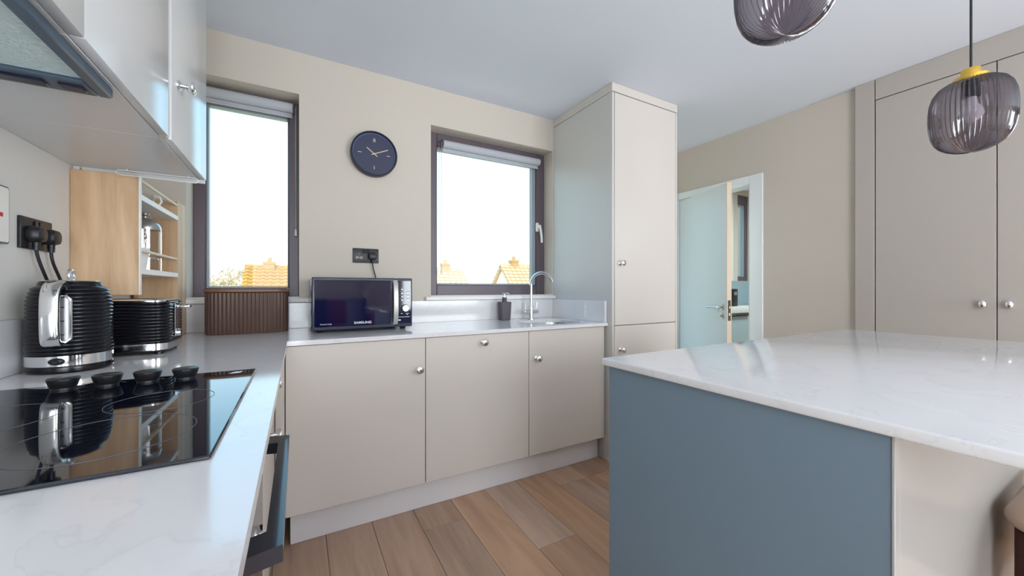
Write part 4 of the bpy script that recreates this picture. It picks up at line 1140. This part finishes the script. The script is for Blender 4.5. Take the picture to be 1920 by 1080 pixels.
# bar stool
st = thing('bar_stool', 'bar stool with tan leather seat tucked under the island overhang', 'stool', (1.468, 0.006, 0))
SW, SD, SZ = 0.20, 0.185, 0.662
m = MB()
L_ = [rrect(-SW + 0.03, SW - 0.03, -SD + 0.03, SD - 0.03, 0.045, SZ - 0.052, 8)]
for k in range(9):
    a = -PI / 2 + PI * 0.92 * k / 8; g = 0.022 * (1 - math.cos(a))
    L_.append(rrect(-SW + g, SW - g, -SD + g, SD - g, 0.05, SZ - 0.027 + 0.025 * math.sin(a), 8))
L_.append(rrect(-SW + 0.06, SW - 0.06, -SD + 0.06, SD - 0.06, 0.04, SZ + 0.004, 8)); L_.append(rrect(-SW + 0.12, SW - 0.12, -SD + 0.12, SD - 0.12, 0.03, SZ + 0.006, 8))
m.loops(L_)
m.build('seat', 'leather', st)
m = MB(); m.loops([rrect(-SW + 0.012, SW - 0.012, -SD + 0.012, SD - 0.012, 0.05, SZ - 0.20), rrect(-SW + 0.012, SW - 0.012, -SD + 0.012, SD - 0.012, 0.05, SZ - 0.053)]); m.build('skirt', 'brown_fabric', st)
for sx_ in (-1, 1):
    for sy_ in (-1, 1):
        m = MB(); m.loops([rrect(sx_ * 0.165 - 0.014, sx_ * 0.165 + 0.014, sy_ * 0.15 - 0.014, sy_ * 0.15 + 0.014, 0.004, 0.0), rrect(sx_ * 0.15 - 0.019, sx_ * 0.15 + 0.019, sy_ * 0.135 - 0.019, sy_ * 0.135 + 0.019, 0.004, SZ - 0.201)]); m.build('leg', 'dark_wood', st)
for sy_ in (-1, 1):
    m = MB(); m.box(-0.158, 0.158, sy_ * 0.145 - 0.008, sy_ * 0.145 + 0.008, 0.18, 0.205, 0.003, 1); m.build('footrest', 'steel', st)

# ------------------------------------------------------------------ pendant lamps
def pendant(x, y, zbot, label):
    root = thing('pendant_lamp', label, 'lamp', (x, y, zbot), 0, 'smoked glass pendants over the island')
    H = 0.232
    P = [(0.0, -0.010), (0.012, -0.0098), (0.028, -0.008), (0.044, -0.003), (0.060, 0.005), (0.074, 0.016), (0.085, 0.031), (0.0935, 0.053), (0.0985, 0.082), (0.100, 0.115), (0.0995, 0.145), (0.097, 0.172), (0.090, 0.197), (0.078, 0.216), (0.061, 0.227), (0.040, 0.232)]
    m = MB(); n = 288
    rings = []
    for i, (r, z) in enumerate(P):
        if r == 0: rings.append([m.bm.verts.new((0, 0, z))]); continue
        a, b_ = P[max(0, i - 1)], P[min(len(P) - 1, i + 1)]
        t = Vector((b_[0] - a[0], b_[1] - a[1])).normalized(); nr_, nz_ = t.y, -t.x
        amp = 0.0026 * min(1.0, r / 0.05)
        ring = []
        for k in range(n):
            an = 2 * PI * k / n; d = amp * math.cos(48 * an)
            ring.append(m.bm.verts.new(((r + nr_ * d) * math.cos(an), (r + nr_ * d) * math.sin(an), z + nz_ * d)))
        rings.append(ring)
    for a, b_ in zip(rings, rings[1:]):
        for k in range(n):
            k2 = (k + 1) % n
            if len(a) == 1: m.bm.faces.new((a[0], b_[k2], b_[k]))
            else: m.bm.faces.new((a[k], a[k2], b_[k2], b_[k]))
    bmesh.ops.recalc_face_normals(m.bm, faces=m.bm.faces)
    sh_ = m.build('glass_shade', 'smoke_glass', root)
    m = MB(); m.lathe([(0, H + 0.001), (0.042, H + 0.001), (0.042, H + 0.014), (0.040, H + 0.016), (0.024, H + 0.016), (0.024, H + 0.040), (0.0225, H + 0.042), (0, H + 0.042)], 36); m.build('cap', 'brass', root)
    m = MB(); m.cyl((0, 0, H - 0.055), (0, 0, H + 0.001), 0.0215, n=20); m.build('lamp_holder', 'black', root)
    m = MB(); m.lathe([(0, 0.092), (0.012, 0.093), (0.024, 0.101), (0.030, 0.117), (0.027, 0.134), (0.016, 0.152), (0.013, 0.176)], 24); m.build('bulb', 'bulb', root)
    top = HC - zbot
    m = MB(); m.cyl((0, 0, H + 0.042), (0, 0, top - 0.02), 0.0034, n=10); m.build('cord', 'cord', root)
    m = MB(); m.lathe([(0, top - 0.025), (0.048, top - 0.025), (0.050, top - 0.022), (0.050, top - 0.001), (0, top - 0.001)], 32); m.build('ceiling_rose', 'brass', root)
    return root
pendant(0.968, 0.448, 1.700, 'nearer smoked ribbed glass pendant, its upper half cut by the top of the picture')
pendant(2.027, 0.364, 1.596, 'smoked ribbed glass pendant with brass cap hanging before the fitted cupboards')

# ------------------------------------------------------------------ outside
gr = MB().box(-60, 90, B + 3.0, 120, -3.2, -3.0).build('field', 'grass', smooth=False)
tag(gr, 'dry pale ground outside the windows', kind='structure')
def house(label, x0, x1, yr, zr, run, slope, chim_x, chim_w, chim_top, antenna=None, roof='roof'):
    """ridge along X at y=yr, roof falls run metres to each side"""
    root = thing('house', label, 'house', ((x0 + x1) / 2, yr, -3.0))
    ze = zr - run * slope
    m = MB(); m.poly([(x0 + 0.15, yr - run + 0.25, -3.0), (x0 + 0.15, yr + run - 0.25, -3.0), (x0 + 0.15, yr + run - 0.25, ze), (x0 + 0.15, yr, zr - 0.18), (x0 + 0.15, yr - run + 0.25, ze)], (x1 - x0 - 0.3, 0, 0))
    m.build('wall', 'render_wall', root, True, smooth=False)
    for s_ in (-1, 1):
        # pantiles: overlapping courses with a wavy cross-section
        m = MB(); rows = 16; cols = int((x1 - x0) / 0.3) * 4
        d = Vector((0, s_ * run, -run * slope)); nn = Vector((0, s_ * slope, 1)).normalized()
        wave = (0.0, 0.05, 0.07, 0.03)
        for k in range(rows):
            a = Vector((x0, yr, zr)) + d * (k / rows); b_ = Vector((x0, yr, zr)) + d * ((k + 1.02) / rows)
            up_ = [m.bm.verts.new(a + Vector(((x1 - x0) * c / cols, 0, 0)) + nn * (wave[c % 4] + 0.0)) for c in range(cols + 1)]
            lo_ = [m.bm.verts.new(b_ + Vector(((x1 - x0) * c / cols, 0, 0)) + nn * (wave[c % 4] + 0.06)) for c in range(cols + 1)]
            dn_ = [m.bm.verts.new(b_ + Vector(((x1 - x0) * c / cols, 0, 0)) - nn * 0.01) for c in range(cols + 1)]
            for c in range(cols):
                m.bm.faces.new((up_[c], up_[c + 1], lo_[c + 1], lo_[c])); m.bm.faces.new((lo_[c], lo_[c + 1], dn_[c + 1], dn_[c]))
        a = Vector((x0, yr, zr)); m.poly([a - nn * 0.02, a + d - nn * 0.02, a + d - nn * 0.10, a - nn * 0.10], (x1 - x0, 0, 0))
        o = m.build('roof_slope', roof, root, True, smooth=False)
    m = MB(); m.tube([(x0, yr, zr + 0.03), (x1, yr, zr + 0.03)], 0.09, 8); m.build('ridge_tiles', roof, root, True)
    m = MB(); m.box(chim_x - chim_w / 2, chim_x + chim_w / 2, yr - chim_w / 2, yr + chim_w / 2, zr - 0.5, chim_top - 0.08)
    m.box(chim_x - chim_w * 0.58, chim_x + chim_w * 0.58, yr - chim_w * 0.58, yr + chim_w * 0.58, chim_top - 0.12, chim_top); ch = m.build('chimney', 'brick_chimney', root, True, smooth=False)
    m = MB(); m.cyl((chim_x, yr, chim_top), (chim_x, yr, chim_top + 0.22), 0.11, 0.09, n=12); q = m.build('chimney_pot', 'brick_chimney', ch); q.data.transform(wmat(ch).inverted())
    if antenna:
        ax, az = antenna
        m = MB(); m.cyl((ax, yr, zr - 0.1), (ax, yr, az), 0.02, n=6)
        for k in range(3): m.cyl((ax - 0.35, yr, az - 0.05 - 0.18 * k), (ax + 0.35, yr, az - 0.05 - 0.18 * k), 0.015, n=6)
        m.build('aerial', 'steel', root, True)
    return root
house('house with gold tiled roof and chimney outside the narrow window', -2.2, 0.9, 21.9, 2.16, 3.0, 0.85, -1.22, 0.44, 2.42)
house('distant house with chimney at the left of the sink window', 2.4, 8.3, 20.6, 2.19, 3.0, 0.9, 7.25, 0.42, 2.55, (7.55, 3.1), 'roof_pale')
house('distant house with white gable and chimney at the right of the sink window', 10.2, 17.5, 19.5, 2.47, 3.0, 1.0, 11.1, 0.42, 2.80, (11.5, 3.3), 'roof_pale')
def tree(x, y, zc, rx, rz, label, seed):
    rnd = random.Random(seed)
    root = thing('bare_tree', label, 'tree', (x, y, -3.0), 0, 'hazy trees beyond the field')
    m = MB(); m.cyl((0, 0, 0), (0, 0, zc + 3.0), 0.18, 0.06, n=8); m.build('trunk', 'twigs', root)
    m = MB()
    for k in range(1700):
        a = rnd.uniform(0, 2 * PI); q = rnd.uniform(-1, 1); s = (1 - q * q) ** 0.5; r = rnd.uniform(0.15, 1.0) ** 0.5
        p = Vector((rx * r * s * math.cos(a), rx * r * s * math.sin(a), zc + 3.0 + rz * r * q))
        d = Vector((rnd.uniform(-1, 1), rnd.uniform(-1, 1), rnd.uniform(0, 1.2))).normalized() * 0.45
        w = d.orthogonal().normalized() * 0.06
        m.bm.faces.new([m.bm.verts.new(p - w), m.bm.verts.new(p + w), m.bm.verts.new(p + d)])
    cr_ = m.build('crown', 'twigs', root, smooth=False); cr_['kind'] = 'stuff'
    return root
for k, (x, y, zc, rx, rz) in enumerate(((-6.9, 33, 0.4, 2.3, 2.0), (-4.1, 37, 0.6, 2.5, 2.1))):
    tree(x, y, zc, rx, rz, ('hazy bare tree left of the gold tiled roof', 'hazy bare tree just behind the left end of the gold tiled roof', 'hazy bare tree at the left edge of the narrow window view')[k], k)

# ------------------------------------------------------------------ living end behind the camera (seen mirrored in the microwave door)
sf = thing('sofa', 'dark red two seat sofa against the rear wall of the living end', 'sofa', (0.75, -3.65, 0))
m = MB(); m.box(-0.95, 0.95, -0.42, 0.40, 0.12, 0.30, 0.03, 2); m.build('base', 'sofa', sf)
for sx_ in (-1, 1):
    m = MB(); m.box(sx_ * 0.86 - 0.10, sx_ * 0.86 + 0.10, -0.42, 0.42, 0.12, 0.60, 0.05, 3); m.build('arm', 'sofa', sf)
    m = MB(); m.box(sx_ * 0.375 - 0.37, sx_ * 0.375 + 0.37, -0.24, 0.42, 0.305, 0.45, 0.04, 3); m.build('seat_cushion', 'sofa', sf)
    m = MB(); m.box(sx_ * 0.375 - 0.37, sx_ * 0.375 + 0.37, -0.40, -0.22, 0.455, 0.90, 0.05, 3); m.build('back_cushion', 'sofa', sf)
    for sy_ in (-1, 1):
        m = MB(); m.cyl((sx_ * 0.86, sy_ * 0.33, 0.0), (sx_ * 0.86, sy_ * 0.33, 0.12), 0.02, 0.028, n=12); m.build('leg', 'dark_wood', sf)
for k, (cx, cy, rz) in enumerate(((0.26, -1.35, 0.2), (0.72, -1.75, 1.2))):
    dc = thing('dining_chair', ('grey upholstered dining chair behind the hob end of the worktop', 'grey upholstered dining chair turned sideways before the red sofa')[k], 'chair', (cx, cy, 0), rz, 'grey dining chairs')
    m = MB(); m.box(-0.23, 0.23, -0.23, 0.23, 0.42, 0.50, 0.03, 3); m.build('seat', 'chair_grey', dc)
    m = MB(); m.box(-0.22, 0.22, -0.27, -0.20, 0.46, 0.98, 0.03, 3); m.build('backrest', 'chair_grey', dc)
    for sx_ in (-1, 1):
        for sy_ in (-1, 1):
            m = MB(); m.cyl((sx_ * 0.21, sy_ * 0.21, 0), (sx_ * 0.19, sy_ * 0.19, 0.425), 0.013, 0.019, n=12); m.build('leg', 'dark_wood', dc)
